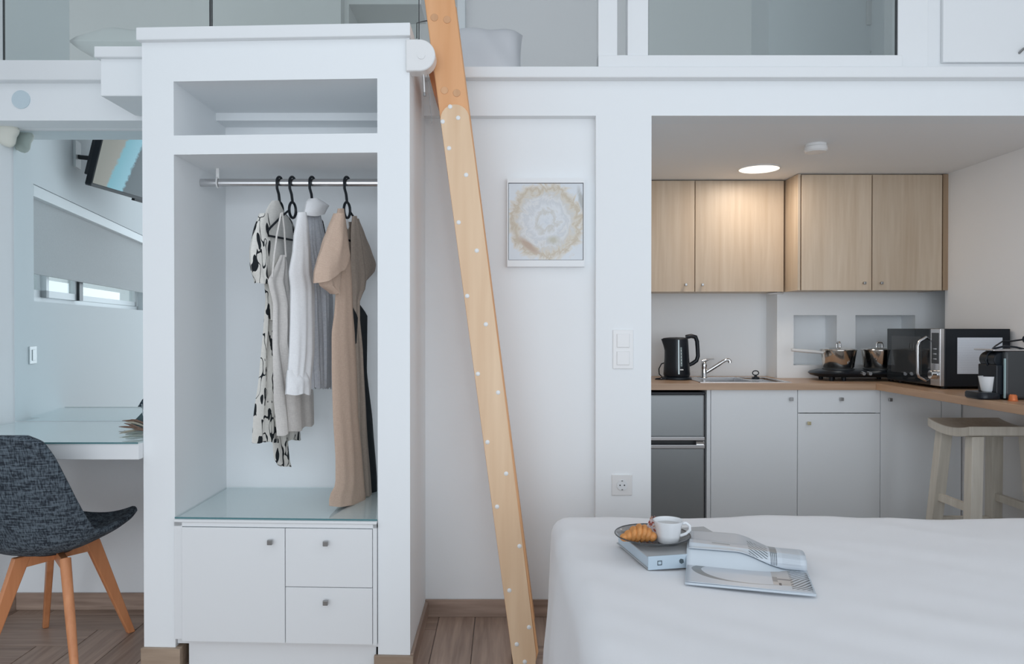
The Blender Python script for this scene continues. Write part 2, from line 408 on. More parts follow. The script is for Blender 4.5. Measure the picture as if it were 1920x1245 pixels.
# worktop
wt = thing('worktop', (X(1640, 4.0), 4.2, CT-.037), 'L-shaped wood-effect kitchen worktop running along the back and out along the right wall', 'worktop')
jx = X(1643, CF)
SK = (X(1303, 4.4), X(1478, 4.1))
s0, s1, sy0, sy1 = X(1316, 4.06), X(1474, 4.06), 4.04, 4.42
mb = MB()
mb.box(PX1+.003, s0, CF, KB-.002, CT-.036, CT); mb.box(s0, s1, CF, sy0, CT-.036, CT); mb.box(s0, pxl-.002, sy1, KB-.002, CT-.036, CT)
mb.box(pxl-.002, s1, sy1, KP-.002, CT-.036, CT) if s1 > pxl else None
mb.box(s1, jx, CF, KP-.002, CT-.036, CT)
obj('back_run', mb, M['top'], wt)
obj('right_run', B(jx+.0008, WR-.003, 2.5, KP-.002, CT-.036, CT), M['topy'], wt, bevel=.002)
obj('end_leg', MB().cyl((jx+.08, 2.58, 0), (jx+.08, 2.58, CT-.037), .03), M['steel'], wt, smooth=True)
# sink
sk = thing('sink', (s0/2+s1/2, (sy0+sy1)/2, CT), 'stainless steel inset sink with drainer in the worktop', 'sink')
smid = s0+(s1-s0)*.62
mb = MB(); rim = .018
mb.box(s0-rim, s1+rim, sy0-rim, sy0+.01, CT, CT+.003); mb.box(s0-rim, s1+rim, sy1-.01, sy1+rim, CT, CT+.003)
mb.box(s0-rim, s0+.05, sy0, sy1, CT, CT+.003); mb.box(s1-.01, s1+rim, sy0, sy1, CT, CT+.003); mb.box(smid, smid+.02, sy0, sy1, CT, CT+.003)
obj('rim', mb, M['steel'], sk)
b0 = s0+.05
mb = MB(); mb.box(b0, smid, sy0+.008, sy1-.008, CT-.12, CT-.117); mb.box(b0, b0+.002, sy0+.008, sy1-.008, CT-.12, CT); mb.box(smid-.002, smid, sy0+.008, sy1-.008, CT-.12, CT)
mb.box(b0, smid, sy0+.008, sy0+.010, CT-.12, CT); mb.box(b0, smid, sy1-.010, sy1-.008, CT-.12, CT)
obj('basin', mb, M['steel'], sk)
obj('drainer', B(smid+.018, s1-.008, sy0+.008, sy1-.008, CT-.012, CT-.009), M['steel'], sk)
for k in range(7): obj('drainer_rib', B(smid+.03, s1-.02, sy0+.04+k*.045, sy0+.05+k*.045, CT-.009, CT-.004), M['steel'], sk)
# tap
tp = at(1320, 706, 4.36); tp.z = CT+.003
ta = thing('tap', tp, 'chrome single-lever mixer tap at the left end of the sink', 'tap')
def Pk(px, py, Y=4.36): return at(px, py, Y)
obj('tap_body', MB().lathe([(.019, 0), (.022, .004), (.018, .012), (.0165, .06), (.019, .075), (.017, .088), (.010, .096), (.001, .098)], tp, 24), M['chrome'], ta, smooth=True)
obj('spout', MB().tube([Pk(1322, 699), Pk(1333, 692), Pk(1345, 684.5), Pk(1355, 678), Pk(1361, 675), Pk(1366, 674.5), Pk(1368, 676), Pk(1368.5, 680)], [.011, .012, .012, .011, .010, .010, .011, .012], 14), M['chrome'], ta, smooth=True)
obj('lever', MB().tube([Pk(1316, 678), Pk(1323, 676), Pk(1330, 673.5), Pk(1339, 673)], [.013, .010, .005, .004], 12), M['chrome'], ta, smooth=True)
# plug with ring
pp = at(1417, 709, 4.24); pp.z = CT-.009
pp = Vector((X(1417, 4.25), 4.25, CT+.003))
pl = thing('sink_plug', pp, 'black rubber sink plug with a ring standing on the sink edge', 'plug')
obj('plug_disc', MB().lathe([(.021, 0), (.023, .004), (.021, .012), (.010, .015), (.007, .022), (.001, .024)], pp, 24), M['black'], pl, smooth=True)
obj('ring', MB().tube([pp+Vector((.018*math.cos(a), 0, .036+.013*math.sin(a))) for a in [2*PI*k/24 for k in range(24)]], .003, 8, True), M['black'], pl, smooth=True)

# kettle
kc = Vector((X(1269, 4.27), 4.27, CT))
ke = thing('kettle', kc, 'black electric kettle with a handle and grey level window on the worktop', 'kettle')
obj('power_base', MB().lathe([(.078, 0), (.086, .004), (.084, .014), (.074, .019), (.02, .02)], kc, 40), M['black'], ke, smooth=True)
def kring(z, rx, ry, cx, spout=0, n=40):
    out = []
    for k in range(n):
        a = 2*PI*k/n; x = math.cos(a)*rx; y = math.sin(a)*ry
        if spout: x -= spout*max(0, -math.cos(a))**14
        out.append(kc+Vector((cx+x, y, z)))
    return out
kr = [kring(.02, .073, .073, 0), kring(.03, .077, .077, 0), kring(.08, .074, .074, 0), kring(.13, .071, .071, 0), kring(.17, .069, .069, 0, .002), kring(.20, .067, .067, 0, .012), kring(.228, .065, .065, 0, .024), kring(.236, .064, .064, 0, .028)]
obj('body', MB().loft(kr), M['black'], ke, smooth=True)
obj('lid', MB().loft([kring(.236, .062, .062, 0, .026), kring(.242, .058, .058, 0, .02), kring(.246, .04, .04, 0), kring(.247, .004, .004, 0)]), M['blackm'], ke, smooth=True)
def kp(px, py): return at(px, py, kc.y)
obj('handle', MB().tube([kp(1286, 632), kp(1296, 630), kp(1304, 632), kp(1307, 640), kp(1308, 655), kp(1308.5, 668), kp(1306, 676), kp(1299, 681), kp(1291, 685)], [.013, .013, .013, .012, .0115, .0115, .012, .012, .010], 14), M['black'], ke, smooth=True)
mb = MB()
def kfront(ang, z, r): return kc+Vector((math.sin(ang)*r, -math.cos(ang)*r, z))
def kr_at(z): return .077-.06*(z-.03)*.9/1.0*.95
def strip(a0, a1, z0, z1, off=.0015, n=8):
    return MB().grid(lambda u, v: kfront(a0+(a1-a0)*u, z0+(z1-z0)*v, (.077-(z0+(z1-z0)*v-.03)*.0603)+off), 4, n)
obj('level_window', strip(.06, .20, .08, .19), mat('kettle_gauge', (.24, .31, .32), .2), ke)
obj('accent_strip', strip(-.13, -.02, .035, .232, .002), mat('pale_blue_strip', (.62, .76, .82), .3), ke)
for k in range(5): obj('level_mark', strip(.10, .15, .095+k*.018, .101+k*.018, .0025, 1), M['trim'], ke)
obj('badge', strip(.02, .27, .058, .064, .002, 1), M['trim'], ke)
obj('power_cord', MB().tube([kc+Vector(p) for p in ((-.055, .02, .10), (-.085, .02, .09), (-.10, .02, .06), (-.098, .02, .03), (-.08, .02, .012), (-.10, .0, .006), (-.125, -.01, .005), (-.13, -.03, .004), (-.10, -.05, .004), (-.075, -.05, .006))], .0035, 8), M['black'], ke, smooth=True)

# hob with two pans
hb0, hb1 = X(1524, 4.2), X(1704, 4.2)
hb = thing('hot_plate', ((hb0+hb1)/2, 4.22, CT), 'black double electric hot plate carrying two pans in front of the wall niches', 'hob')
hy0, hy1 = 4.10, 4.36
def rrect(x0, x1, y0, y1, z, r, n=6):
    pts = []
    for cx, cy, a0 in ((x1-r, y1-r, 0), (x0+r, y1-r, PI/2), (x0+r, y0+r, PI), (x1-r, y0+r, 1.5*PI)):
        for k in range(n+1):
            a = a0+PI/2*k/n; pts.append(Vector((cx+r*math.cos(a), cy+r*math.sin(a), z)))
    return pts
def rbody(x0, x1, y0, y1, prof, r):
    return MB().loft([rrect(x0+i, x1-i, y0+i, y1-i, z, max(r-i, .002)) for i, z in prof])
obj('housing', rbody(hb0, hb1, hy0, hy1, [(.05, CT+.020), (.015, CT+.028), (.0, CT+.042), (.012, CT+.052), (.05, CT+.062)], .11), M['black'], hb, smooth=True)
for sx in (hb0+.09, hb0+.16, hb1-.12, hb1-.05):
    for sy in (hy0+.06, hy1-.06): obj('foot', MB().cyl((sx, sy, CT), (sx, sy, CT+.03), .012, .014, 12), M['black'], hb, smooth=True)
P1 = Vector((X(1572, 4.23), 4.23, CT+.062)); P2 = Vector((X(1649, 4.23), 4.23, CT+.062))
for p in (P1, P2): obj('cooking_plate', MB().lathe([(.085, -.012), (.088, .004), (.080, .008), (.01, .008)], p, 40), M['greyp'], hb, smooth=True)
for px in (1615, 1627): 
    q = at(px, 703, hy0+.02)
    obj('knob', MB().cyl((q.x, hy0+.012, CT+.045), (q.x, hy0-.012, CT+.045), .012, .010, 16), M['steel'], hb, smooth=True)
def pan(p, hdir, label):
    p = p+Vector((0, 0, .0085))
    t = thing('saucepan', p, label, 'saucepan', 'lidded steel pans on the hot plate')
    obj('pan_body', MB().lathe([(.002, 0), (.078, 0), (.084, .006), (.098, .10), (.101, .102), (.101, .104), (.096, .104), (.082, .008), (.002, .006)], p, 48), M['pan'], t, smooth=True)
    ld = obj('lid', MB().lathe([(.100, .1045), (.098, .108), (.070, .116), (.03, .120), (.002, .121)], p, 48), M['pan'], t, smooth=True)
    h = p+Vector((0, 0, .119))
    pv = Vector((-hdir.y, hdir.x, 0))
    lp = [h-pv*.018, h-pv*.017+Vector((0, 0, .020)), h-pv*.012+Vector((0, 0, .028)), h+pv*.012+Vector((0, 0, .028)), h+pv*.017+Vector((0, 0, .020)), h+pv*.018]
    obj('lid_handle', MB().tube(lp, .0065, 10), M['chrome'], ld, smooth=True)
    a = p+hdir*.095+Vector((0, 0, .088)); b = a+hdir*.04+Vector((0, 0, .004)); e = a+hdir*.19+Vector((0, 0, .016))
    obj('handle', MB().tube([a, b, a+hdir*.12+Vector((0, 0, .010)), e], [.008, .0095, .0095, .008], 12), mat('pale_steel_handle', (.86, .87, .88), .45, .3), t, smooth=True)
pan(P1, Vector((-1, -.1, 0)).normalized(), 'left steel saucepan with its long handle pointing left')
pan(P2, Vector((.14, -1, 0)).normalized(), 'right steel saucepan with its handle pointing forwards, beside the microwave')
# microwave
mx0, mx1, my0, my1, mz1 = X(1763, 3.6), WR-.015, 3.60, 4.10, 1.198
mw = thing('microwave', ((mx0+mx1)/2, 3.85, CT), 'black microwave oven standing sideways with a white paper sheet on its side', 'microwave')
obj('case', B(mx0+.022, mx1, my0, my1, CT+.012, mz1), M['black'], mw, bevel=.003)
dr = obj('door', B(mx0, mx0+.021, my0+.085, my1, CT+.014, mz1), mat('microwave_door_glass', (.02, .025, .03), .05), mw, bevel=.003)
obj('door_window', B(mx0-.0015, mx0, my0+.16, my1-.05, CT+.06, mz1-.04), mat('microwave_window', (.05, .055, .06), .03), dr)
hz = [(.0, .035), (-.038, .055), (-.045, .075), (-.045, .21), (-.038, .232), (0, .255)]
obj('handle', MB().tube([Vector((mx0+a, my0+.115, CT+b)) for a, b in hz], .008, 10), M['steel'], dr, smooth=True)
cp = obj('control_panel', B(mx0, mx0+.021, my0, my0+.082, CT+.014, mz1), M['steel'], mw, bevel=.002)
obj('display', B(mx0-.0015, mx0, my0+.012, my0+.070, CT+.125, mz1-.02), M['greyp'], cp)
for k, z in enumerate((.145, .17, .195)): obj('button', B(mx0-.003, mx0-.0012, my0+.025, my0+.055, CT+z, CT+z+.006), M['steel'], cp)
obj('dial', MB().cyl((mx0, my0+.04, CT+.07), (mx0-.028, my0+.04, CT+.07), .024, .021, 28), M['chrome'], cp, smooth=True, bevel=.002)
for sx in (mx0+.05, mx1-.05):
    for sy in (my0+.05, my1-.05): obj('foot', MB().cyl((sx, sy, CT), (sx, sy, CT+.013), .014, seg=14), M['black'], mw)
ppm = mat('printed_paper', (.72, .76, .82), .7)
nt = ppm.node_tree; tc = nt.nodes.new('ShaderNodeTexCoord'); wv = nt.nodes.new('ShaderNodeTexWave'); wv.bands_direction = 'Z'; wv.inputs['Scale'].default_value = 38
wv.inputs['Distortion'].default_value = 3; wv.inputs['Detail'].default_value = 4; wv.inputs['Detail Scale'].default_value = 30
rp = nt.nodes.new('ShaderNodeValToRGB'); rp.color_ramp.elements[0].color = lin((208, 214, 224)); rp.color_ramp.elements[1].color = lin((226, 232, 240)); rp.color_ramp.elements[0].position = .1; rp.color_ramp.elements[1].position = .5
nt.links.new(tc.outputs['Object'], wv.inputs['Vector']); nt.links.new(wv.outputs[0], rp.inputs[0]); nt.links.new(rp.outputs[0], nt.nodes['Principled BSDF'].inputs['Base Color'])
a = at(1795, 633, my0); b = at(1879, 701, my0)
obj('paper_sheet', B(a.x, b.x, my0-.0012, my0-.0002, b.z, a.z), ppm, mw, label='white printed instruction sheet')
# coffee machine
cmx, cmy = X(1835, 3.1), 3.02
cm = thing('coffee_machine', (2.16, 3.14, CT), 'dark grey capsule coffee machine on the worktop in front of the microwave', 'coffee machine')
bx0 = X(1882, 3.08)
obj('body', B(bx0, bx0+.26, 3.07, 3.21, CT+.003, Z(658, 3.08)), M['greyp'], cm, bevel=.012, seg=3)
obj('top_plate', B(bx0-.045, bx0+.26, 3.075, 3.205, Z(658, 3.08), Z(655.5, 3.08)), M['steel'], cm, bevel=.001)
obj('accent_strip', B(bx0-.004, bx0+.0005, 3.066, 3.074, CT+.008, Z(672, 3.08)), mat('pale_teal_strip', (.42, .58, .60), .3), cm)
cb = at(1864, 674, 3.14)
obj('brew_head', MB().cyl((cb.x, 3.09, cb.z), (cb.x, 3.19, cb.z), .034, seg=32), M['black'], cm, smooth=True, bevel=.004)
obj('spout', MB().cyl((cb.x-.004, 3.14, cb.z-.055), (cb.x-.004, 3.14, cb.z-.02), .011, .014, 16), M['black'], cm, smooth=True)
obj('back_column', B(bx0-.03, bx0, 3.08, 3.2, CT+.02, cb.z-.02), M['black'], cm, bevel=.004)
trx = X(1833, 3.1)
obj('drip_tray', rbody(trx, bx0, 3.075, 3.205, [(.006, CT), (0, CT+.006), (0, CT+.024), (.004, CT+.030)], .03), M['black'], cm, smooth=True)
lv = [at(1900, 640, 3.12), at(1890, 637, 3.14), at(1878, 641, 3.14), at(1862, 648, 3.14), at(1851, 660, 3.14), at(1848, 675, 3.14), at(1853, 688, 3.14), at(1860, 694, 3.14)]
obj('lever', MB().tube([at(1930, 657, 3.14)]+[at(1905, 651, 3.14), at(1885, 649, 3.14), at(1866, 653, 3.14), at(1852, 663, 3.14), at(1848, 676, 3.14), at(1853, 688, 3.14), at(1860, 694, 3.14)], .0045, 10), M['black'], cm, smooth=True)
cc = Vector((X(1853, 3.13), 3.13, CT+.0305))
cu = thing('espresso_cup', cc, 'small handleless white espresso cup on the coffee machine tray', 'cup')
obj('cup_bowl', MB().lathe([(.002, 0), (.021, 0), (.026, .006), (.034, .05), (.037, .066), (.035, .066), (.032, .05), (.022, .006), (.002, .005)], cc, 40), M['porc'], cu, smooth=True)
oc = Vector((X(1900, 3.035), 3.035, CT))
obj('coffee_capsule', MB().lathe([(.002, 0), (.019, 0), (.0195, .002), (.017, .004), (.015, .022), (.011, .027), (.002, .028)], oc, 28), mat('orange_capsule', (215, 120, 70), .35, .3), smooth=True, label='small orange coffee capsule standing on the worktop edge', cat='capsule')
# plug and cable on right wall
pg = thing('wall_plug', (WR, 3.45, 1.18), 'black plug with its cable in the socket on the right kitchen wall', 'plug')
pq = Vector((WR-.001, 3.46, Z(636, 3.46)))
obj('socket_plate', B(WR-.008, WR, 3.41, 3.51, pq.z-.05, pq.z+.04), M['socket'], pg, bevel=.002)
obj('plug_head', MB().cyl((WR-.008, 3.46, pq.z), (WR-.045, 3.46, pq.z), .02, .016, 20), M['black'], pg, smooth=True)
q0 = Vector((WR-.04, 3.46, pq.z))
obj('cable', MB().tube([q0, at(1893, 640, 3.5), at(1880, 640, 3.52), at(1866, 649, 3.5), at(1855, 660, 3.4), at(1850, 676, 3.3), at(1855, 695, 3.26), at(1862, 735, 3.24)], .004, 8), M['black'], pg, smooth=True)

# upper cabinets
def upper(label, x0, x1, y0, yb, z0, z1, doors, loc, group='pale oak wall cabinets over the worktop'):
    t = thing('wall_cabinet', loc, label, 'cabinet', group)
    obj('carcass', B(x0, x1, y0+.020, yb, z0+.002, z1), M['oak'], t, bevel=.001)
    for a0, a1, kp in doors:
        d = obj('door', B(a0+.0015, a1-.0015, y0, y0+.018, z0, z1-.006), M['oak'], t, bevel=.001)
        knob(d, at(kp[0], kp[1], y0), None, .007)
    return t
uy = 4.30; ry = 4.13
zl0, zl1 = Z(547, uy), Z(338, uy)
upper('left pale oak wall cabinet with a narrow and a wide door above the kettle', PX1+.003, X(1470, uy), uy, KB-.002, zl0, KZ-.002, [(PX1+.004, X(1302.5, uy), (1285, 534)), (X(1303, uy), X(1469.5, uy), (1316, 534))], (1.1, 4.45, zl0))
ru = upper('right pale oak wall cabinet with two doors above the hot plate', X(1500.5, ry), X(1767, ry), ry, KP-.002, zl0, KZ-.002, [(X(1502, ry), X(1634, ry), (1619, 531)), (X(1635, ry), X(1766, ry), (1651, 531))], (2.1, 4.3, zl0))
obj('end_panel', B(X(1768, ry), X(1781, ry)-.002, ry+.003, KP-.002, zl0+.001, KZ-.003), M['oakd'], ru)
obj('side_panel', B(X(1500, ry)-.014, X(1500, ry), ry, KP-.002, zl0, KZ-.003), M['oak'], ru)
a = at(1452, 549, 4.4)
obj('under_cabinet_light', rbody(X(1440, 4.42), X(1468, 4.42), 4.38, 4.46, [(0, zl0-.001), (0, zl0-.008), (.006, zl0-.012)], .03), M['socket'], None, smooth=True, label='small white puck light under the left wall cabinet', cat='light')
# ceiling light and detector
lc = Vector((X(1422.5, 4.0), 4.0, KZ))
cl = thing('ceiling_light', lc, 'round glowing flush ceiling light in the kitchen', 'light')
obj('diffuser', MB().lathe([(.105, -.002), (.100, -.006), (.01, -.006)], lc, 48), mat('lamp_diffuser', (.9, .88, .85), .5, emit=((255, 244, 228), 1.6)), cl, smooth=True)
obj('rim', MB().lathe([(.112, 0), (.113, -.004), (.106, -.006), (.105, -.001)], lc, 48), M['socket'], cl, smooth=True)
ld_ = bpy.data.lights.new('ceiling_lamp_glow', 'AREA'); ld_.shape = 'DISK'; ld_.size = .2; ld_.energy = 3.0; ld_.color = (1, .87, .74)
lo = bpy.data.objects.new('ceiling_lamp_glow', ld_); COL.objects.link(lo); lo.location = lc+Vector((0, 0, -.012))
sc_ = Vector((X(1528.5, 3.47), 3.47, KZ))
sd = thing('smoke_detector', sc_, 'small white round smoke detector on the kitchen ceiling', 'smoke detector')
obj('mounting_plate', MB().lathe([(.048, 0), (.049, -.012), (.047, -.014)], sc_, 36), M['socket'], sd, smooth=True)
obj('sensor_cap', MB().lathe([(.052, -.015), (.053, -.030), (.046, -.038), (.002, -.040)], sc_, 36), M['socket'], sd, smooth=True)
# bar stool
sx0, sx1, sy0_, sy1_, sz = 2.105, 2.46, 3.30, 3.63, .752
st = thing('bar_stool', ((sx0+sx1)/2, (sy0_+sy1_)/2, 0), 'pale wooden bar stool with saddle seat under the right run of the worktop', 'stool')
def sadd(u, v, top):
    x = sx0+(sx1-sx0)*u; y = sy0_+(sy1_-sy0_)*v
    d = .020*(2*v-1)**2*(1) - .004
    return Vector((x, y, sz-.012+d*1.1-(0 if top else .042)))
mb = MB(); NU, NV = 8, 14
mb.grid(lambda u, v: sadd(u, v, True), NU, NV)
n0 = len(mb.v); mb.grid(lambda u, v: sadd(u, v, False), NU, NV)
for j in range(NV):
    for i in (0, NU):
        a = j*(NU+1)+i; b = (j+1)*(NU+1)+i; mb.f.append((a, b, b+n0, a+n0))
for i in range(NU):
    for j in (0, NV):
        a = j*(NU+1)+i; mb.f.append((a, a+1, a+1+n0, a+n0))
obj('seat', mb, M['stool'], st, bevel=.004)
lw = .027
ft = {}
for ax in (0, 1):
    for ay in (0, 1):
        tx = sx0+.055 if ax == 0 else sx1-.055; ty = sy0_+.05 if ay == 0 else sy1_-.05
        bx = tx+(-.045 if ax == 0 else .03); by = ty+(-.05 if ay == 0 else .05)
        ft[ax, ay] = (Vector((tx, ty, sz-.045)), Vector((bx, by, 0)))
        rt = lambda c: [c+Vector((sx*lw, sy*lw, 0)) for sx, sy in ((-1,-1),(1,-1),(1,1),(-1,1))]
        obj('leg', MB().loft([rt(ft[ax, ay][1]), rt(ft[ax, ay][0])]), M['stool'], st, bevel=.002)
def lerp(a, b, t): return a+(b-a)*t
for (p, q, z) in (((0,0),(1,0),.25), ((0,1),(1,1),.25), ((0,0),(0,1),.37), ((1,0),(1,1),.37)):
    a = lerp(ft[p][1], ft[p][0], z/.7); b = lerp(ft[q][1], ft[q][0], z/.7)
    d = (b-a).normalized(); nn = Vector((-d.y, d.x, 0))*.010
    obj('stretcher', MB().prism([a-nn+Vector((0,0,-.018)), a+nn+Vector((0,0,-.018)), a+nn+Vector((0,0,.018)), a-nn+Vector((0,0,.018))], b-a), M['stool'], st)

# ------------------------------------------------------------- switches, socket, painting
def plate(cx, cz, y, hw, hh, name, label, cat):
    t = thing(name, (cx, y, cz), label, cat)
    obj('plate', B(cx-hw, cx+hw, y-.006, y, cz-hh, cz+hh), M['socket'], t, bevel=.002)
    return t
p = at(1168, 655, DW); sw = plate(p.x, p.z, DW, .042, .080, 'light_switch', 'white double rocker light switch on the pier beside the kitchen', 'switch')
for dz in (.036, -.036): obj('rocker', B(p.x-.026, p.x+.026, DW-.010, DW-.005, p.z+dz-.028, p.z+dz+.028), M['socket'], sw, bevel=.002)
p = at(1166, 909, DW); so = plate(p.x, p.z, DW, .042, .042, 'power_socket', 'white round-faced power socket low on the pier', 'socket')
obj('socket_face', MB().cyl((p.x, DW-.006, p.z), (p.x, DW-.009, p.z), .022, seg=28), M['porc'], so, smooth=True)
for dx, dz in ((-.009, 0), (.009, 0)): obj('pin_hole', MB().cyl((p.x+dx, DW-.0088, p.z+dz), (p.x+dx, DW-.0098, p.z+dz), .003, seg=12), M['dark'], so)
for dz in (-.018, .018): obj('earth_clip', B(p.x-.003, p.x+.003, DW-.0105, DW-.0088, p.z+dz-.002, p.z+dz+.002), M['knob'], so)
# painting in its shallow white box
fa = at(951, 334, DR-.03); fb = at(1096, 500, DR-.03); pa = at(954, 344, DR-.028); pb = at(1093, 487, DR-.028)
pt = thing('painting', ((fa.x+fb.x)/2, DR, fb.z), 'square abstract painting of white and tan swirls in a white box frame beside the ladder', 'painting')
mb = MB(); y0, y1 = DR-.034, DR
mb.box(fa.x, pa.x-.002, y0, y1, fb.z, fa.z); mb.box(pb.x+.002, fb.x, y0, y1, fb.z, fa.z); mb.box(pa.x-.002, pb.x+.002, y0, y1, pa.z+.002, fa.z); mb.box(pa.x-.002, pb.x+.002, y0, y1, fb.z, pb.z-.002)
obj('frame', mb, M['wall'], pt)
am = mat('abstract_swirl_paint', (.7, .7, .7), .35, bump=.3, bscale=60); nt = am.node_tree; bs = nt.nodes['Principled BSDF']
tc = nt.nodes.new('ShaderNodeTexCoord'); mp = nt.nodes.new('ShaderNodeMapping'); mp.inputs['Scale'].default_value = (6.6, 0, 6.6)
nt.links.new(tc.outputs['Object'], mp.inputs[0])
ns = nt.nodes.new('ShaderNodeTexNoise'); ns.inputs['Scale'].default_value = 1.9; ns.inputs['Detail'].default_value = 9; ns.inputs['Roughness'].default_value = .62; ns.inputs['Distortion'].default_value = 2.6
nt.links.new(mp.outputs[0], ns.inputs['Vector'])
ln = nt.nodes.new('ShaderNodeVectorMath'); ln.operation = 'LENGTH'; nt.links.new(mp.outputs[0], ln.inputs[0])
m1 = nt.nodes.new('ShaderNodeMath'); m1.operation = 'MULTIPLY_ADD'; m1.inputs[1].default_value = .55; nt.links.new(ns.outputs['Fac'], m1.inputs[0]); nt.links.new(ln.outputs['Value'], m1.inputs[2])
rp = nt.nodes.new('ShaderNodeValToRGB'); cr = rp.color_ramp; nt.links.new(m1.outputs[0], rp.inputs[0])
cr.elements[0].position = .2; cr.elements[0].color = lin((205, 212, 220)); cr.elements[1].position = 1.0; cr.elements[1].color = lin((220, 226, 232))
for pos, c in ((.34, (222, 227, 232)), (.43, (206, 206, 202)), (.52, (224, 228, 232)), (.62, (208, 212, 216)), (.68, (224, 226, 227)), (.74, (210, 210, 208)), (.80, (216, 210, 198)), (.86, (200, 188, 168)), (.93, (220, 216, 208))):
    e = cr.elements.new(min(pos, .995)); e.color = lin(c)
m1.inputs[1].default_value = .80
m2 = nt.nodes.new('ShaderNodeMath'); m2.operation = 'MULTIPLY'; m2.inputs[1].default_value = .66; nt.links.new(m1.outputs[0], m2.inputs[0]); nt.links.new(m2.outputs[0], rp.inputs[0])
# tan brush stroke bottom-left and greenish oval low centre
def blob(cx, cz, sx, sz, rot, col, prev, soft=.25, amp=.5):
    mp = nt.nodes.new('ShaderNodeMapping'); mp.vector_type = 'TEXTURE'; mp.inputs['Location'].default_value = (cx, 0, cz); mp.inputs['Rotation'].default_value = (0, rot, 0); mp.inputs['Scale'].default_value = (sx, 1, sz)
    nt.links.new(tc.outputs['Object'], mp.inputs[0]); l = nt.nodes.new('ShaderNodeVectorMath'); l.operation = 'LENGTH'; nt.links.new(mp.outputs[0], l.inputs[0])
    a = nt.nodes.new('ShaderNodeMath'); a.operation = 'MULTIPLY_ADD'; a.inputs[1].default_value = amp; nt.links.new(ns.outputs['Fac'], a.inputs[0]); nt.links.new(l.outputs['Value'], a.inputs[2])
    r = nt.nodes.new('ShaderNodeMapRange'); r.inputs[1].default_value = 1.25; r.inputs[2].default_value = 1.25-soft; nt.links.new(a.outputs[0], r.inputs[0])
    mx = nt.nodes.new('ShaderNodeMix'); mx.data_type = 'RGBA'; mx.inputs[7].default_value = lin(col); nt.links.new(r.outputs[0], mx.inputs[0]); nt.links.new(prev, mx.inputs[6]); return mx.outputs[2]
o_ = blob(-.07, -.10, .085, .022, R(38), (190, 168, 150), rp.outputs[0], .5, .9)
o_ = blob(.03, -.075, .045, .028, 0, (196, 194, 180), o_, .6, .9)
o_ = blob(.145, .09, .016, .07, R(-12), (184, 186, 184), o_, .5, .7)
nt.links.new(o_, bs.inputs['Base Color'])
obj('canvas', B(pa.x, pb.x, DR-.028, DR-.004, pb.z, pa.z), am, pt)
obj('canvas_edge', MB().box(pa.x-.0018, pa.x, DR-.029, DR-.01, pb.z, pa.z).box(pb.x, pb.x+.0018, DR-.029, DR-.01, pb.z, pa.z).box(pa.x, pb.x, DR-.029, DR-.01, pa.z, pa.z+.0018).box(pa.x, pb.x, DR-.029, DR-.01, pb.z-.0018, pb.z), M['greyp'], pt)

# ------------------------------------------------------------- wardrobe
WXL, WXR = X(268, 2.586), X(768.5, 2.545)
def sk_(v):      # front slightly out of square with the back wall
    t = (v.x-WXL)/(WXR-WXL); k = max(0, min(1, (3.06-v.y)/.474))
    return Vector((v.x, v.y-.041*t*k, v.z))
def S(mb): mb.v = [sk_(v) for v in mb.v]; return mb
WF = 2.586; WB = 3.06
def wx(px): 
    t = (px-268)/500.; return X(px, 2.586-.041*t)
def wz(py): return Z(py, 2.566)
ix0, ix1 = wx(327), wx(708)
zn0, zn1, zs0, zg = wz(252), wz(150), wz(288), wz(974)
wtop = wz(76)
wd = thing('wardrobe', ((WXL+WXR)/2, 2.8, 0), 'tall white built-in open wardrobe with a hanging rail, left of the ladder', 'wardrobe')
mb = MB()
zcb = 0.0
mb.box(WXL, ix0, WF, 3.10, 0, wtop); mb.box(ix1, WXR, WF, 3.10, 0, wtop)
mb.box(ix0, ix1, WF, WB, zn1, wtop); mb.box(ix0, ix1, WB, 3.10, 0, wtop)
obj('body', S(mb), M['wall'], wd, bevel=.0)
obj('shelf', S(B(ix0, ix1, WF, WB, zs0, zn0)), M['wall'], wd)
obj('top_board', S(B(X(258, WF-.02), WXR+.005, WF-.025, 2.96, wtop, wz(52))), M['trim'], wd, bevel=.003)
obj('glass_board', S(B(ix0+.001, ix1-.001, WF-.004, WB-.001, zg+.0005, zg+.006)), M['glasst'], wd, label='clear green-edged glass sheet')
obj('glass_edge', S(B(ix0+.001, ix1-.001, WF-.0052, WF-.0041, zg+.0005, zg+.006)), M['glasse'], wd)
# tile feet
for nm, a0, a1 in (('tile_foot', WXL-.006, ix0+.022), ('tile_foot', ix1-.012, WXR+.012)):
    fo = obj(nm, S(B(a0, a1, WF-.014, WF+.0, 0, .073 if a0 < -1 else .062)), M['tilel'], wd, bevel=.0015)
obj('tile_foot', S(B(WXR, WXR+.012, WF+.001, DR-.014, 0, .066)), M['tiley'], wd, bevel=.0015)
obj('tile_foot', S(B(ix0, ix0+.022, WF+.001, WF+.10, 0, .073)), M['tilel'], wd, bevel=.0015)
# rail
ry_ = 2.806; rz = Z(342.5, ry_)
ra = thing('hanging_rail', ((ix0+ix1)/2, ry_, rz), 'chrome oval hanging rail across the inside of the wardrobe', 'rail')
rail = MB().loft([[Vector((x, ry_+.008*math.cos(a), rz+.0145*math.sin(a))) for a in [2*PI*k/20 for k in range(20)]] for x in (ix0+.001, ix1-.001)])
obj('bar', rail, M['steel'], ra, smooth=True)
for bxp in (X(409, ry_), ix1-.03):
    br = obj('bracket', MB().box(bxp-.006, bxp+.006, ry_-.003, ry_+.003, rz+.015, zs0), M['socket'], ra, bevel=.001)
    obj('clip', MB().tube([Vector((bxp, ry_+.014*math.cos(a), rz+.019*math.sin(a))) for a in [2*PI*k/20 for k in range(20)]], .003, 8, True), M['socket'], br, smooth=True)
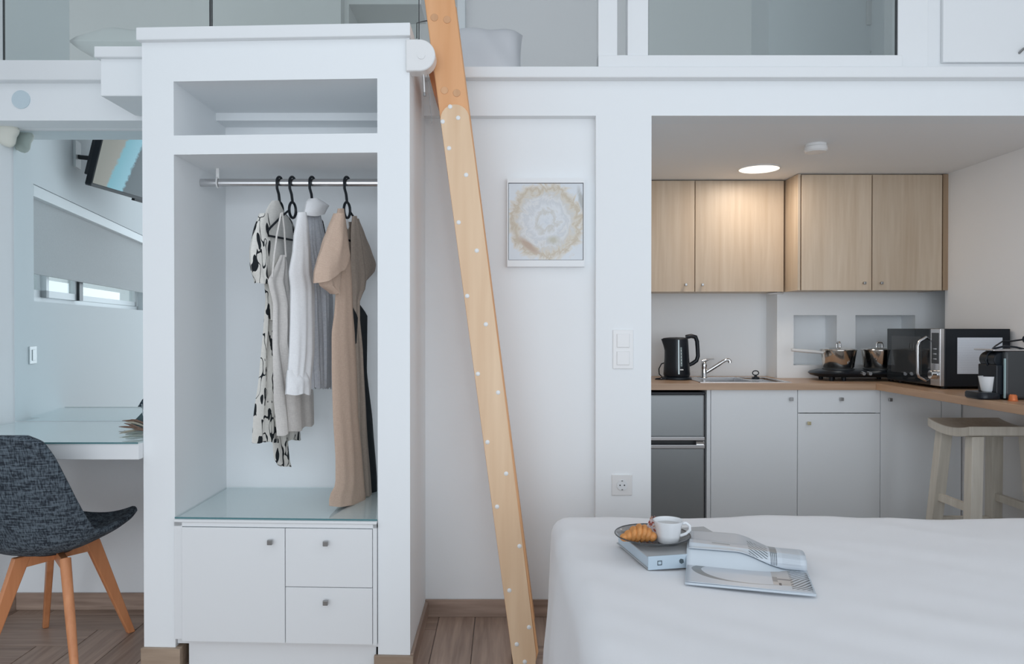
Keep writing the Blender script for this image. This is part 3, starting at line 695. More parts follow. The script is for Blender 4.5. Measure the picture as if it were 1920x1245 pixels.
# lower cabinet
cz1 = wz(979)
dc = thing('drawer_cabinet', ((ix0+ix1)/2, 2.8, 0), 'low white cabinet with one door and two drawers in the foot of the wardrobe', 'cabinet')
CFY = WF-.012
ca0, ca1 = ix0+.002, ix1-.002
obj('carcass', S(MB().box(ca0, ca1, WF+.012, WB-.004, .082, cz1-.001).box(ca0, wx(343), CFY, WF+.013, wz(1199), cz1-.001).box(wx(699.5), ca1, CFY, WF+.013, wz(1204), cz1-.001).box(ca0, ca1, CFY, WF+.013, wz(987), cz1-.001)), M['white'], dc, bevel=.001)
obj('top_board', S(B(ca0, ca1, CFY-.004, WB-.004, cz1, zg)), M['white'], dc, bevel=.0015)
obj('plinth', S(B(wx(349), ca1-.008, WF+.015, WF+.03, 0, .082)), M['white'], dc)
zb = wz(1202)
def wfront(nm, a0, a1, z0, z1, kpx):
    d = obj(nm, S(B(a0+.0012, a1-.0012, CFY-.006, WF+.010, z0+.0012, z1-.0012)), M['white'], dc, bevel=.001)
    q = at(kpx[0], kpx[1], CFY-.03); q.y = CFY-.006-.041*(q.x-WXL)/(WXR-WXL)
    knob(d, q, M['knob'], .0085)
wfront('door', wx(343), wx(536.5), zb, wz(987.5), (508, 1015))
wfront('drawer', wx(536.5), wx(699.5), wz(1096.5), wz(987.5), (613, 1016))
wfront('drawer', wx(536.5), wx(699.5), zb, wz(1096.5), (613, 1126))
# rounded fixture at the wardrobe corner with cords
fc = at(786, 103, 2.53); r_ = at(786, 73, 2.53).z-fc.z
poly = [Vector((WXR-.012, 2.53, fc.z+r_))]+[Vector((fc.x+math.cos(a)*r_, 2.53, fc.z+math.sin(a)*r_)) for a in [PI/2-PI*k/20 for k in range(21)]]+[Vector((WXR-.012, 2.53, fc.z-r_))]
rf = thing('blind_housing', (fc.x, 2.6, fc.z-r_), 'white round-ended housing at the top right corner of the wardrobe in front of the ladder', 'blind housing')
obj('housing', MB().prism(poly, (0, .06, 0)), M['socket'], rf, bevel=.004, smooth=True)
q = at(790, 104, 2.53)
obj('cap', MB().cyl((q.x, 2.531, q.z), (q.x, 2.527, q.z), .013, seg=28), M['socket'], rf, smooth=True)
obj('cord', MB().tube([at(793, 131, 2.57), at(795, 150, 2.57), at(796, 175, 2.57)], .0022, 8), M['socket'], rf, smooth=True)
obj('cord_weight', MB().cyl(at(796, 173, 2.57), at(796.5, 180, 2.57), .004, .006, 12), M['knob'], rf, smooth=True)
obj('chain', MB().tube([at(801, 131, 2.58), at(804, 165, 2.58), at(807, 200, 2.58), at(810, 232, 2.58)], .0013, 6), M['knob'], rf)

# ------------------------------------------------------------- ladder
LD = 2.60
def lad(px, py, Y=LD): return at(px, py, Y)
ldg = thing('ladder', (lad(985, 1244).x, 2.78, 0), 'tall wooden loft ladder with white screw caps leaning between the wardrobe and the bed', 'ladder')
tl, tr = lad(787.5, -60), lad(845, -60); bl, br_ = lad(962, 1246), lad(1008, 1246)
def stringer(y, th, nm, m):
    pts = [Vector((tl.x, y, tl.z)), Vector((tr.x, y, tr.z)), lad(875.5, 240), lad(942, 740)]
    pts = [Vector((p.x, y, p.z)) for p in pts]
    a = Vector((lad(1010, 1225).x, y, lad(1010, 1225).z)); bb_ = Vector((lad(1004, 1245).x, y, .001)); c_ = Vector((bl.x, y, .001))
    return obj(nm, MB().prism([pts[0], pts[1], a, bb_, c_], (0, th, 0)), m, ldg, bevel=.004)
stringer(LD+.0085, .032, 'stringer', M['pine'])
stringer(LD+.31, .036, 'stringer', M['pine'])
# birch overlay strip with a rounded head
def ledge_l(py): # left/right pixel edges of the ladder at a pixel row
    t = (py+60)/1306.; return 787.5+(962-787.5)*t, 845+(1008-845)*t+ (1.5*math.sin(PI*t))
def bnd(py, f):
    a, b = ledge_l(py); return lad(a+(b-a)*f, py)
head = [lad(819+3, 262)]
pol = []
la, lb = ledge_l(232)
for k in range(13):
    a = PI-PI*k/12; c = lad((la+lb)/2-1.5, 221)
    hw = (lad(lb, 221).x-lad(la, 221).x)/2-.002
    pol.append(Vector((c.x+hw*math.cos(a), LD, c.z+hw*1.02*math.sin(a)-.004)))
for py in (300, 500, 740, 1000, 1225): 
    q = bnd(py, .985); pol.append(Vector((q.x, LD, q.z)))
q = bnd(1243, .93); pol.append(Vector((q.x, LD, .003)))
q = bnd(1243, .02); pol.append(Vector((q.x, LD, .003)))
for py in (1000, 740, 500, 300):
    q = bnd(py, .015); pol.append(Vector((q.x, LD, q.z)))
obj('birch_overlay', MB().prism(pol, (0, .008, 0)), M['birch'], ldg, label='pale birch ply facing strip')
capmb = lambda p: MB().lathe([(.0078, 0), (.0078, .0008), (.006, .0022), (.001, .0026)], (0,0,0), 18, Matrix.Rotation(R(90), 3, 'X')).xf(Matrix.Translation(p))
src = None
for (px, py) in [(844,200),(830,228),(842,278),(874,328),(860,417),(894,470),(876,555),(911,608),(896,701),(934,736),(914,829),(949,888),(932,950),(974,1024),(955,1107),(992,1176),(969,1208),(984,1241),(859,221)]:
    p = lad(px, py); p.y = LD
    if src is None: src = obj('screw_cap', capmb(p), M['socket'], ldg, smooth=True); off = WL[src]-p
    else: dupmesh(src, ldg, p+off)
src = None
for (px, py) in [(814, 31), (838, 35), (833, 168), (856, 173)]:
    p = lad(px, py); p.y = LD+.0085
    m_ = MB().cyl((p.x, p.y+.001, p.z), (p.x, p.y-.0018, p.z), .0135, seg=24)
    if src is None: src = obj('dowel_end', m_, wood('dowel_wood', (206, 152, 110), (226, 178, 134), 'z', 60), ldg, smooth=True, bevel=.001); off = WL[src]-p
    else: dupmesh(src, ldg, p+off)
for k in range(7):
    py = 168+k*155
    a, b = ledge_l(py); l, r__ = lad(a+6, py, LD+.04), lad(b-3, py, LD+.04)
    zc = lad(a, py).z
    x0 = lad(a, py).x+.006
    obj('tread', B(x0+.004, x0+.088, LD+.0405, LD+.31, zc-.014, zc+.014), M['pine'], ldg, bevel=.003)
obj('hook_block', MB().prism([at(801, 128, 2.7), at(812, 128, 2.7), at(822, 185, 2.7), at(814, 178, 2.7)], (0, .2, 0)), M['beech'], ldg, bevel=.002)
obj('hook', MB().tube([at(806, 38, 2.66), at(794, 40, 2.66), at(781.5, 43, 2.66), at(781.5, 72, 2.66)], .002, 8), M['greyp'], ldg, smooth=True)

# ------------------------------------------------------------- loft things
def glass_panel(label, px0, px1, Y, z0, z1, nm='glass_railing', grp='glass panels of the loft railing'):
    t = thing(nm, ((X(px0, Y)+X(px1, Y))/2, Y, z0), label, 'glass panel', grp)
    obj('pane', B(X(px0, Y), X(px1, Y), Y, Y+.008, z0, z1), M['glass'], t)
    for p in (px0, px1): obj('edge_strip', B(X(p, Y)-.0015, X(p, Y)+.0015, Y-.001, Y+.009, z0, z1), M['greyp'], t)
    return t
gz = Z(112, 2.92)
glass_panel('large loft railing glass pane above the desk, left of the wardrobe top', 9, 395, 3.0, gz, 3.25)
glass_panel('loft railing glass pane above the wardrobe', 398.5, 786, 3.0, gz, 3.25)
# framed loft screen at right
zb_ = Z(124, 2.955); fy = 2.97
sw_ = thing('loft_screen', (X(1450, fy), fy, zb_), 'white framed glazed screen on the loft edge above the kitchen', 'screen')
zt_ = 3.3
obj('post', B(X(1121, fy), X(1157, fy), fy, fy+.05, zb_, zt_), M['trim'], sw_, bevel=.003)
obj('post', B(X(1176, fy), X(1215, fy), fy, fy+.05, zb_, zt_), M['trim'], sw_, bevel=.003)
obj('post', B(X(1684, fy), X(1741, fy), fy+.01, fy+.06, zb_, zt_), M['trim'], sw_, bevel=.003)
obj('bottom_rail', B(X(1121, fy), X(1684, fy)+.01, fy-.006, fy+.05, zb_, Z(104, fy)), M['trim'], sw_, bevel=.003)
obj('pane', B(X(1215, fy), X(1684, fy), fy+.02, fy+.026, Z(106, fy), zt_), M['glass'], sw_)
for p in (1216, 1683): obj('pane_seal', B(X(p, fy)-.0015, X(p, fy)+.0015, fy+.014, fy+.028, Z(104, fy), zt_), M['greyp'], sw_)
lcb = thing('loft_cabinet', (X(1830, 2.97), 3.1, zb_), 'white cabinet on the loft edge above the kitchen at the right', 'cabinet')
obj('carcass', B(X(1741, 2.97), WR-.003, 2.985, 3.33, zb_, 3.3), M['white'], lcb, bevel=.002)
ldr = obj('door', B(X(1765, 2.97), WR-.005, 2.966, 2.983, Z(117, 2.97), 3.28), M['white'], lcb, bevel=.002)
a = at(1911, 94, 2.966); obj('handle', MB().tube([a+Vector((0, 0, -.012)), a+Vector((.0, -.022, -.004)), a+Vector((.035, -.024, .012)), a+Vector((.05, 0, .02))], .005, 10), M['knob'], ldr, smooth=True)
def pillow(label, c, rx, ry, rz, m, rot):
    mb = MB(); n, k = 28, 16
    def fn(u, v, s):
        x = 2*u-1; y = 2*v-1
        e = max(0, (1-abs(x)**3.2)*(1-abs(y)**3.2))**.45
        px = x*(1-.06*(1-abs(y)**2)*abs(x)); py = y*(1-.06*(1-abs(x)**2))
        return Vector((px*rx, py*ry, s*e*rz*(1+.08*math.sin(7*x+3*y))))
    mb.grid(lambda u, v: fn(u, v, 1), n, k); mb.grid(lambda u, v: fn(u, v, -1), n, k)
    mb.xf(Matrix.Translation(c) @ rot)
    return obj('pillow', mb, m, smooth=True, label=label, cat='pillow', group='pillows on the loft bed')
pillow('pale pillow behind the glass above the desk', Vector((at(272, 70, 3.65).x, 3.65, 2.585)), .27, .19, .085, M['pillowg'], Matrix.Rotation(R(8), 4, 'X'))
pillow('white pillow on the loft just right of the ladder', Vector((at(893, 102, 3.35).x, 3.35, 2.412)), .215, .20, .10, M['pillow'], Matrix.Rotation(R(58), 4, 'X'))
lm = thing('loft_mattress', (-1.2, 4.0, 2.24), 'white mattress on the loft behind the railing, under the pale pillow', 'mattress')
obj('mattress', B(X(172, 3.42), -.55, 3.42, 4.44, 2.241, 2.505), M['pillowg'], lm, bevel=.03, seg=4)
p = at(1640, 22, 4.3)
ls = thing('loft_socket', (p.x, 4.3, p.z), 'white socket on the loft wall seen through the glazed screen', 'socket')
obj('plate', B(p.x-.05, p.x+.04, 4.285, 4.3, p.z-.08, p.z+.06), M['socket'], ls, bevel=.003)
obj('lead', MB().tube([p+Vector((.01, -.01, -.08)), p+Vector((.03, -.01, -.16)), p+Vector((.02, -.01, -.22)), p+Vector((-.03, -.01, -.24))], .004, 8), M['socket'], ls, smooth=True)

# ------------------------------------------------------------- desk, mirror, left wall window, television
DZ = .805
dk = thing('desk', (-1.7, 2.85, DZ-.07), 'white wall-mounted desk with a glass top left of the wardrobe', 'desk')
dy0 = onz(100, 829, DZ).y
obj('desk_board', B(X(27, DM)-.0, WXL-.001, dy0, DM-.001, Z(862, dy0), DZ-.006), M['white'], dk, bevel=.002)
obj('desk_board', B(X(27, DM)-.14, X(27, DM)+.001, dy0, 2.93, Z(862, dy0), DZ-.006), M['white'], dk)
obj('glass_top', B(X(27, DM)-.12, WXL-.001, dy0-.003, DM-.012, DZ-.0055, DZ), M['glasst'], dk, label='clear green-edged glass sheet')
obj('glass_edge', B(X(27, DM)-.12, WXL-.001, dy0-.0045, dy0-.0031, DZ-.0055, DZ), M['glasse'], dk)
mi = thing('wall_mirror', (-1.7, DM, DZ), 'large frameless wall mirror above the desk', 'mirror')
obj('mirror_glass', B(X(28, DM)+.003, -1.24, DM-.008, DM-.0005, DZ+.002, Z(243, DM-.008)), M['mirror'], mi)
# window in left wall, seen in the mirror
wn = struct('window_1', MB().box(WS0, WS1, .10, .14, WZ0, WZ0+.035).box(WS0, WS1, .10, .14, WZ1-.03, WZ1).box(WS0, WS0+.03, .10, .14, WZ0, WZ1).box(WS1-.03, WS1, .10, .14, WZ0, WZ1).xf(MLW), M['trim'])
for k, (s_a, s_b) in enumerate(((.27, .62), (.60, 1.05), (1.07, 2.4))):
    fm = MB(); o2 = .075 if k == 1 else .10
    fm.box(s_a, s_b, o2, o2+.03, WZ0+.03, WZ0+.065).box(s_a, s_a+.035, o2, o2+.03, WZ0+.03, WZ1-.03).box(s_b-.035, s_b, o2, o2+.03, WZ0+.03, WZ1-.03)
    sf = obj('sash', fm.xf(MLW), M['trim'], wn)
    obj('pane', B(s_a+.03, s_b-.03, o2+.012, o2+.018, WZ0+.06, WZ1-.03).xf(MLW), M['pane'], sf)
obj('sash_stop', B(1.04, 1.10, .06, .10, WZ0+.03, WZ1-.03).xf(MLW), M['greyp'], wn)
bd = thing('roller_blind', MLW @ Vector((1.3, .03, WZ1)), 'grey roller blind half lowered over the window seen in the mirror', 'blind')
obj('cassette', B(WS0, WS1, .0, .07, WZ1-.055, WZ1-.002).xf(MLW), M['trim'], bd, bevel=.004)
obj('fabric', B(WS0+.01, WS1-.01, .030, .032, 1.47, WZ1-.055).xf(MLW), M['blind'], bd)
obj('bottom_bar', B(WS0+.01, WS1-.01, .026, .038, 1.455, 1.47).xf(MLW), M['blind'], bd, bevel=.002)
# window and curtain reflection painted on the television screen as glowing bands
tvm = bpy.data.materials.new('television_reflection'); tvm.use_nodes = True; nt = tvm.node_tree; bs = nt.nodes['Principled BSDF']
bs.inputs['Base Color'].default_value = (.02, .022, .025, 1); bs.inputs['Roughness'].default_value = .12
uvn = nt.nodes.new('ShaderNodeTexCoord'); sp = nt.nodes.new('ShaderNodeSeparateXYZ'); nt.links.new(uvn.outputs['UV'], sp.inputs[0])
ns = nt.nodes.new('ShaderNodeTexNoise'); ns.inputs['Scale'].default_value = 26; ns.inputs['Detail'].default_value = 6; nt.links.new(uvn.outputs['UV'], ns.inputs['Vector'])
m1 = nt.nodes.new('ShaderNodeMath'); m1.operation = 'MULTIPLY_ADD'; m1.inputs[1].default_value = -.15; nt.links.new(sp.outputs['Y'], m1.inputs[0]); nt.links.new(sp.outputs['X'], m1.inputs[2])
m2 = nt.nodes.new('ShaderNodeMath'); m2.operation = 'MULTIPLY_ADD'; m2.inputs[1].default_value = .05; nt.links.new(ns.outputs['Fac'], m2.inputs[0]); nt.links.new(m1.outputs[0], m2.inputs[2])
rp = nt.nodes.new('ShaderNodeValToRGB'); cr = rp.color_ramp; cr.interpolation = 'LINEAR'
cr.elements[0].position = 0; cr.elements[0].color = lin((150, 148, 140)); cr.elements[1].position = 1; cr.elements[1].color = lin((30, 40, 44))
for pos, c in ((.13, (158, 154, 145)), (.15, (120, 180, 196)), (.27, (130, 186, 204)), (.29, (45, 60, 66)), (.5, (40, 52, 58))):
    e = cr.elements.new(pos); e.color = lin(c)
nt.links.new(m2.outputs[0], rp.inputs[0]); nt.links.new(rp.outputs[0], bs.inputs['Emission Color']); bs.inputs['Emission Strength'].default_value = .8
TA = Vector((-2.12, 2.47, 1.935)); tdir = Vector((.10, -1, 0)).normalized(); tup = Vector((math.sin(R(14)), 0, math.cos(R(14)))); tn = tdir.cross(tup).normalized()
if tn.x < 0: tn = -tn
tl_, th_ = .98, .56
tv = thing('television', TA+tdir*.5, 'flat television tilted down on a wall bracket seen in the mirror', 'television')
def TP(u, v, n): return TA+tdir*u+tup*v+tn*n
def tbox(u0, u1, v0, v1, n0, n1):
    return MB().add([TP(u, v, n) for n in (n0, n1) for u, v in ((u0,v0),(u1,v0),(u1,v1),(u0,v1))], [(0,3,2,1),(4,5,6,7),(0,1,5,4),(1,2,6,5),(2,3,7,6),(3,0,4,7)])
obj('bezel', tbox(0, tl_, 0, th_, -.035, 0), M['black'], tv, bevel=.003)
obj('rear_housing', tbox(.03, tl_-.2, .05, .38, -.075, -.035), M['blackm'], tv, bevel=.005)
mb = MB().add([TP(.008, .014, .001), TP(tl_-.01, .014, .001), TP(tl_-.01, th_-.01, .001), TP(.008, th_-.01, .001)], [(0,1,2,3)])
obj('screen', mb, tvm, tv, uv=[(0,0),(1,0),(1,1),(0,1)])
obj('bottom_trim', tbox(.0, tl_, -.004, .010, -.03, .003), M['greyp'], tv)
obj('sensor', tbox(.38, .46, -.016, -.004, -.02, -.002), M['black'], tv)
wp = MLW @ Vector((.80, 0, 2.11))
obj('wall_plate', B(.76, .84, -.012, 0, 2.05, 2.19).xf(MLW), M['socket'], tv)
obj('bracket_arm', MB().tube([wp+Vector((.005, 0, 0)), wp+Vector((.05, -.03, 0)), TP(.15, .16, -.06)], .012, 10), M['blackm'], tv, smooth=True)
# light switch reflected: on left wall low
sp_ = MLW @ Vector((.22, 0, 1.08))
lsw = thing('wall_switch', sp_, 'white switch on the left wall seen low in the mirror', 'switch')
obj('plate', B(.17, .25, -.006, 0, 1.04, 1.12).xf(MLW), M['socket'], lsw, bevel=.002)
obj('rocker', B(.195, .225, -.009, -.006, 1.055, 1.105).xf(MLW), M['socket'], lsw, bevel=.002)
# beige lump in the corner by the mirror top
mb = MB().sphere((0,0,0), 1, 18, 12)
mb.v = [Vector((v.x*.05*(1+.15*math.sin(5*v.z)), v.y*.028, v.z*.055*(1+.12*math.sin(4*v.x)))) for v in mb.v]
mb.xf(Matrix.Translation(Vector((X(12, 3.06)+.0, 3.065, Z(250, 3.06)))))
obj('corner_patch', mb, mat('beige_sealant', (226, 226, 216), .85, bump=.3, bscale=40), smooth=True, label='rounded beige lump in the corner at the top left of the mirror', cat='sealant')
p = at(40, 187, 2.96)
obj('wall_disc', MB().cyl((p.x, 2.96, p.z), (p.x, 2.956, p.z), .037, seg=36), mat('pale_blue_disc', (206, 222, 230), .5), smooth=True, label='pale blue round disc on the beam above the mirror', cat='disc')
# dry twigs and dark ornament on desk
tw = thing('dried_twigs', onz(250, 808, DZ), 'bundle of dried brown twigs and pale leaves on the glass desk by the wardrobe', 'dried plant')
brn = mat('dry_brown_twig', (128, 100, 84), .8); pal = mat('dry_pale_leaf', (188, 178, 160), .8); grn = mat('dry_green_twig', (140, 148, 140), .8)
for i, (a, b, m_, hgt) in enumerate([((229, 794), (285, 797), brn, .02), ((232, 797), (285, 812), brn, .012), ((222, 802), (285, 806), brn, .006), ((224, 814), (285, 803), pal, .004), ((236, 816), (285, 811), grn, .004), ((230, 821), (285, 818), grn, .004), ((236, 795), (285, 805), pal, .016), ((245, 793), (285, 802), brn, .024), ((250, 808), (285, 811), brn, .010)]):
    pa_, pb_ = onz(a[0], a[1]+hgt*150, DZ+.004), onz(b[0], b[1]+hgt*150, DZ+.004); pa_.z += hgt*.9; pb_.z += hgt*.6
    pts = [lerp(pa_, pb_, t)+Vector((0, .004*math.sin(6*t+i), .003*math.sin(4*t))) for t in (0, .25, .5, .75, 1)]
    obj('twig', MB().tube(pts, [.0012, .0045, .004, .003, .002], 6), m_, tw, smooth=True)
oq = onz(262, 782, DZ)
pc = Vector((X(262, 3.0)+.035, 3.0, DZ))
orn = thing('geometric_ornament', pc, 'dark teal pyramid-shaped ornament on the desk half hidden by the wardrobe', 'ornament')
obj('pyramid', MB().add([pc+Vector(p) for p in ((-.065, -.03, 0), (.03, -.03, 0), (.03, .05, 0), (-.03, .05, 0), (-.012, 0, .066))], [(0,1,4),(1,2,4),(2,3,4),(3,0,4),(3,2,1,0)]), mat('dark_teal_card', (.05, .09, .10), .5), orn)
obj('rim_wire', MB().tube([pc+Vector((-.01, -.035, .09)), pc+Vector((-.006, -.036, .05)), pc+Vector((.004, -.038, .02)), pc+Vector((.02, -.04, .002))], .0015, 6), M['chrome'], orn)

# ------------------------------------------------------------- chair
CH = Matrix.Translation(Vector((-1.645, 2.64, 0))) @ Matrix.Rotation(R(-9), 4, 'Z')
ch = thing('shell_chair', (-1.655, 2.64, 0), 'charcoal woven fabric shell chair with beech legs at the desk', 'chair')
prof = [(.235, .470), (.215, .462), (.14, .440), (.05, .425), (-.05, .420), (-.13, .430), (-.175, .465), (-.20, .53), (-.222, .61), (-.242, .70), (-.258, .78), (-.268, .835), (-.270, .856)]
hw = [.165, .185, .215, .238, .255, .262, .265, .262, .255, .243, .226, .20, .145]
up_ = [.030, .045, .06, .07, .08, .085, .09, .075, .055, .035, .02, .01, .0]     # side curl
def interp(tab, t):
    t *= len(tab)-1; i = min(int(t), len(tab)-2); f = t-i
    a, b = tab[i], tab[i+1]
    return tuple(x+(y-x)*f for x, y in zip(a, b)) if isinstance(a, tuple) else a+(b-a)*f
def shell(u, v):
    x = 2*u-1; y, z = interp(prof, v); w0 = interp(hw, v); c = interp(up_, v)
    y2, z2 = interp(prof, min(1, v+.03)); y1_, z1_ = interp(prof, max(0, v-.03))
    t = Vector((0, y2-y1_, z2-z1_)).normalized(); n = Vector((0, -t.z, t.y))
    if n.z < 0 or v > .6: n = Vector((0, abs(t.z), abs(t.y))) if True else n
    q = Vector((x*w0, y, z))+n*(abs(x)**2.4*c)
    return CH @ q
obj('shell', MB().grid(shell, 20, 36), M['tweed'], ch, smooth=True, solid=.028, sub=1)
hub = Vector((0, 0, .385))
legs = {}
foots = {'fr': (-1.477, 2.883), 'bl_': (-1.844, 2.93), 'nr': (-1.39, 2.37), 'nl': (-1.77, 2.43)}
def chl(x, y, z): return CH @ Vector((x, y, z))
tops = {'fr': chl(.155, .155, .40), 'bl_': chl(-.155, .155, .40), 'nr': chl(.155, -.13, .40), 'nl': chl(-.155, -.13, .40)}
hubw = Vector((-1.625, 2.65, .385))
tops = {k: Vector((hubw.x+(v[0]-hubw.x)*.45, hubw.y+(v[1]-hubw.y)*.45, .405)) for k, v in foots.items()}
for k in foots:
    f = Vector((foots[k][0], foots[k][1], 0)); t = tops[k]; d = Vector(((t-hubw).x, (t-hubw).y, 0)).normalized(); n = Vector((-d.y, d.x, 0))
    if k == 'nr':
        obj('leg', MB().tube([f, lerp(f, t, .5), lerp(f, t, 1.0)], [.011, .0155, .018], 18), M['beech'], ch, smooth=True)
    else:
        a = .030
        obj('leg', MB().loft([[f-d*.014-n*.011, f+d*.014-n*.011, f+d*.014+n*.011, f-d*.014+n*.011], [t-d*.03-n*.012, t+d*.026-n*.012, t+d*.026+n*.012, t-d*.03+n*.012]]), M['beech'], ch, bevel=.004)
    e = t-d*.005
    obj('rail', MB().loft([[hubw+n*s*.011+Vector((0, 0, z)) for s, z in ((-1, -.018), (1, -.018), (1, .022), (-1, .022))], [e+n*s*.011+Vector((0, 0, z)) for s, z in ((-1, -.040), (1, -.040), (1, .0), (-1, .0))]]), M['beech'], ch, bevel=.002)
obj('seat_mount', MB().cyl(chl(0, .01, .395), chl(0, .01, .425), .07, .09, 28), M['blackm'], ch, smooth=True)

# ------------------------------------------------------------- garments and hangers
def ray_plane(px, py, P0, P1):
    a = (px-CX)/F; d = P1-P0
    Y = (P0.x*d.y-P0.y*d.x)/(a*d.y-d.x)
    return at(px, py, Y)
def rows_at(rows, py):
    for i in range(len(rows)-1):
        if rows[i][0] <= py <= rows[i+1][0]:
            f = (py-rows[i][0])/(rows[i+1][0]-rows[i][0]); f = f*f*(3-2*f)*.3+f*.7
            return tuple(rows[i][k]+(rows[i+1][k]-rows[i][k])*f for k in (1, 2))
    return rows[-1][1:]
def cloth(name, rows, P0, P1, m, parent, th=.016, off=0.0, folds=3, amp=.006, ph=0, slant=(0, 0), n=44, nr=46, label=None, cap=False):
    P0 = Vector(P0); P1 = Vector(P1); d = (P1-P0).normalized(); nrm = Vector((d.y, -d.x, 0))
    P0o = P0+nrm*off; P1o = P1+nrm*off
    y0, y1 = rows[0][0], rows[-1][0]; rings = []
    for i in range(nr+1):
        f = i/nr; py = y0+(y1-y0)*f; l, r = rows_at(rows, py)
        ramp = min(1, f*2.2+.12); ring = []
        for k in range(n):
            if k < n//2: u = k/(n//2); s = 1
            else: u = 1-(k-n//2)/(n-n//2); s = -1
            px = l+(r-l)*u
            pyy = py+(slant[0]*(1-u)+slant[1]*u)*f**3 + (math.sin(u*PI*folds*1.7+ph)*2.0*f**6)
            q = ray_plane(px, pyy, P0o, P1o)
            w0 = math.sin(PI*u)**.5 if 0 < u < 1 else 0
            fo = amp*ramp*(2.3*mathutils.noise.noise(Vector((u*folds*1.5+ph, f*1.1+off*90, s*.25)))+1.0*mathutils.noise.noise(Vector((u*folds*3.6, f*1.8+9+ph, off*50))))*min(1, 6*u, 6*(1-u))
            q = q+nrm*(s*th*w0*(.6+.5*ramp)+fo)
            ring.append(q)
        rings.append(ring)
    return obj(name, MB().loft(rings, True, cap), m, parent, smooth=True, label=label)
def hanger(px, py, Pn, Pf, label, dropx=0, w=.19, tilt=0):
    c = Vector((X(px, ry_), ry_, rz)); P0, P1 = Vector(Pn), Vector(Pf); d = (P1-P0).normalized(); nn = Vector((d.y, -d.x, 0))
    t = thing('clothes_hanger', c, label, 'hanger', 'black plastic hangers on the wardrobe rail')
    top = c+Vector((0, 0, .0145+.0045))
    pts = []
    for k in range(13):
        a = PI*1.12-PI*1.25*k/12-.0
        pts.append(c+d*(-.019*math.cos(a))*-1+Vector((0, 0, .002+.0205*math.sin(a))))
    # hook: over the bar and down
    pts = [c+d*(.0185*math.cos(a))+Vector((0, 0, .001+.0205*math.sin(a))) for a in [R(-25)+R(205)*k/12 for k in range(13)]]
    pts += [c-d*.017+Vector((0, 0, -.025)), c-d*.006+Vector((0, 0, -.045)), c+Vector((0, 0, -.075))]
    obj('hook', MB().tube(pts, .0052, 8), M['black'], t, smooth=True)
    rc = c+Vector((0, 0, -.105))
    obj('ring', MB().tube([rc+d*(.021*math.cos(a))+Vector((0, 0, .030*math.sin(a))) for a in [2*PI*k/24 for k in range(24)]], .0052, 8, True), M['black'], t, smooth=True)
    zt2 = rc.z-.012
    b0 = [rc-d*.022+Vector((0, 0, -.004)), rc-d*.07+Vector((0, 0, -.035)), rc-d*(w*.9)+Vector((0, 0, -.085)), rc-d*w+Vector((0, 0, -.10)), rc-d*(w*.96)+Vector((0, 0, -.115)), rc-d*.05+Vector((0, 0, -.115)), rc+d*.05+Vector((0, 0, -.115)), rc+d*(w*.96)+Vector((0, 0, -.115)), rc+d*w+Vector((0, 0, -.10)), rc+d*(w*.9)+Vector((0, 0, -.085)), rc+d*.07+Vector((0, 0, -.035)), rc+d*.022+Vector((0, 0, -.004))]
    obj('shoulder_frame', MB().tube(b0, .0042, 8), M['black'], t, smooth=True)
    return t
G1 = ((-.918, 2.64, 0), (-.815, 2.99, 0)); G2 = ((-.865, 2.63, 0), (-.745, 2.97, 0)); G3 = ((-.79, 2.62, 0), (-.67, 2.99, 0)); G4 = ((-.665, 2.62, 0), (-.52, 3.0, 0))
hanger(525, 340, *G1, 'first black hanger from the left, holding the floral dress', w=.12)
hanger(549, 340, *G2, 'second black hanger from the left, holding the beige slip dress', w=.15)
hanger(586, 340, *G3, 'third black hanger from the left, holding the white shirt', w=.10)
hanger(651, 340, *G4, 'rightmost black hanger, holding the long tan dress', w=.11)
# floral print
fm = fabric('floral_print_cotton', (228, 226, 220), (238, 236, 230), 500); nt = fm.node_tree; bs = nt.nodes['Principled BSDF']; prev = bs.inputs['Base Color'].links[0].from_socket
tc = nt.nodes.new('ShaderNodeTexCoord'); mp = nt.nodes.new('ShaderNodeMapping'); mp.inputs['Scale'].default_value = (36, 30, 13); mp.inputs['Rotation'].default_value = (.5, .0, .0)
nt.links.new(tc.outputs['Object'], mp.inputs[0])
ns = nt.nodes.new('ShaderNodeTexNoise'); ns.inputs['Scale'].default_value = .6; ns.inputs['Detail'].default_value = 2; nt.links.new(mp.outputs[0], ns.inputs['Vector'])
ad = nt.nodes.new('ShaderNodeVectorMath'); ad.operation = 'MULTIPLY_ADD'; ad.inputs[1].default_value = (1.6, 1.6, 1.6)
nt.links.new(ns.outputs['Color'], ad.inputs[0]); nt.links.new(mp.outputs[0], ad.inputs[2])
vo = nt.nodes.new('ShaderNodeTexVoronoi'); vo.feature = 'F1'; vo.inputs['Scale'].default_value = 1.0; nt.links.new(ad.outputs[0], vo.inputs['Vector'])
lt = nt.nodes.new('ShaderNodeMath'); lt.operation = 'LESS_THAN'; lt.inputs[1].default_value = .37; nt.links.new(vo.outputs['Distance'], lt.inputs[0])
wv = nt.nodes.new('ShaderNodeTexNoise'); wv.inputs['Scale'].default_value = .9; wv.inputs['Detail'].default_value = 0; nt.links.new(ad.outputs[0], wv.inputs['Vector'])
b1 = nt.nodes.new('ShaderNodeMath'); b1.operation = 'COMPARE'; b1.inputs[1].default_value = .5; b1.inputs[2].default_value = .02; nt.links.new(wv.outputs['Fac'], b1.inputs[0])
mxm = nt.nodes.new('ShaderNodeMath'); mxm.operation = 'MAXIMUM'; nt.links.new(lt.outputs[0], mxm.inputs[0]); nt.links.new(b1.outputs[0], mxm.inputs[1])
mx = nt.nodes.new('ShaderNodeMix'); mx.data_type = 'RGBA'; mx.inputs[7].default_value = (.012, .016, .02, 1)
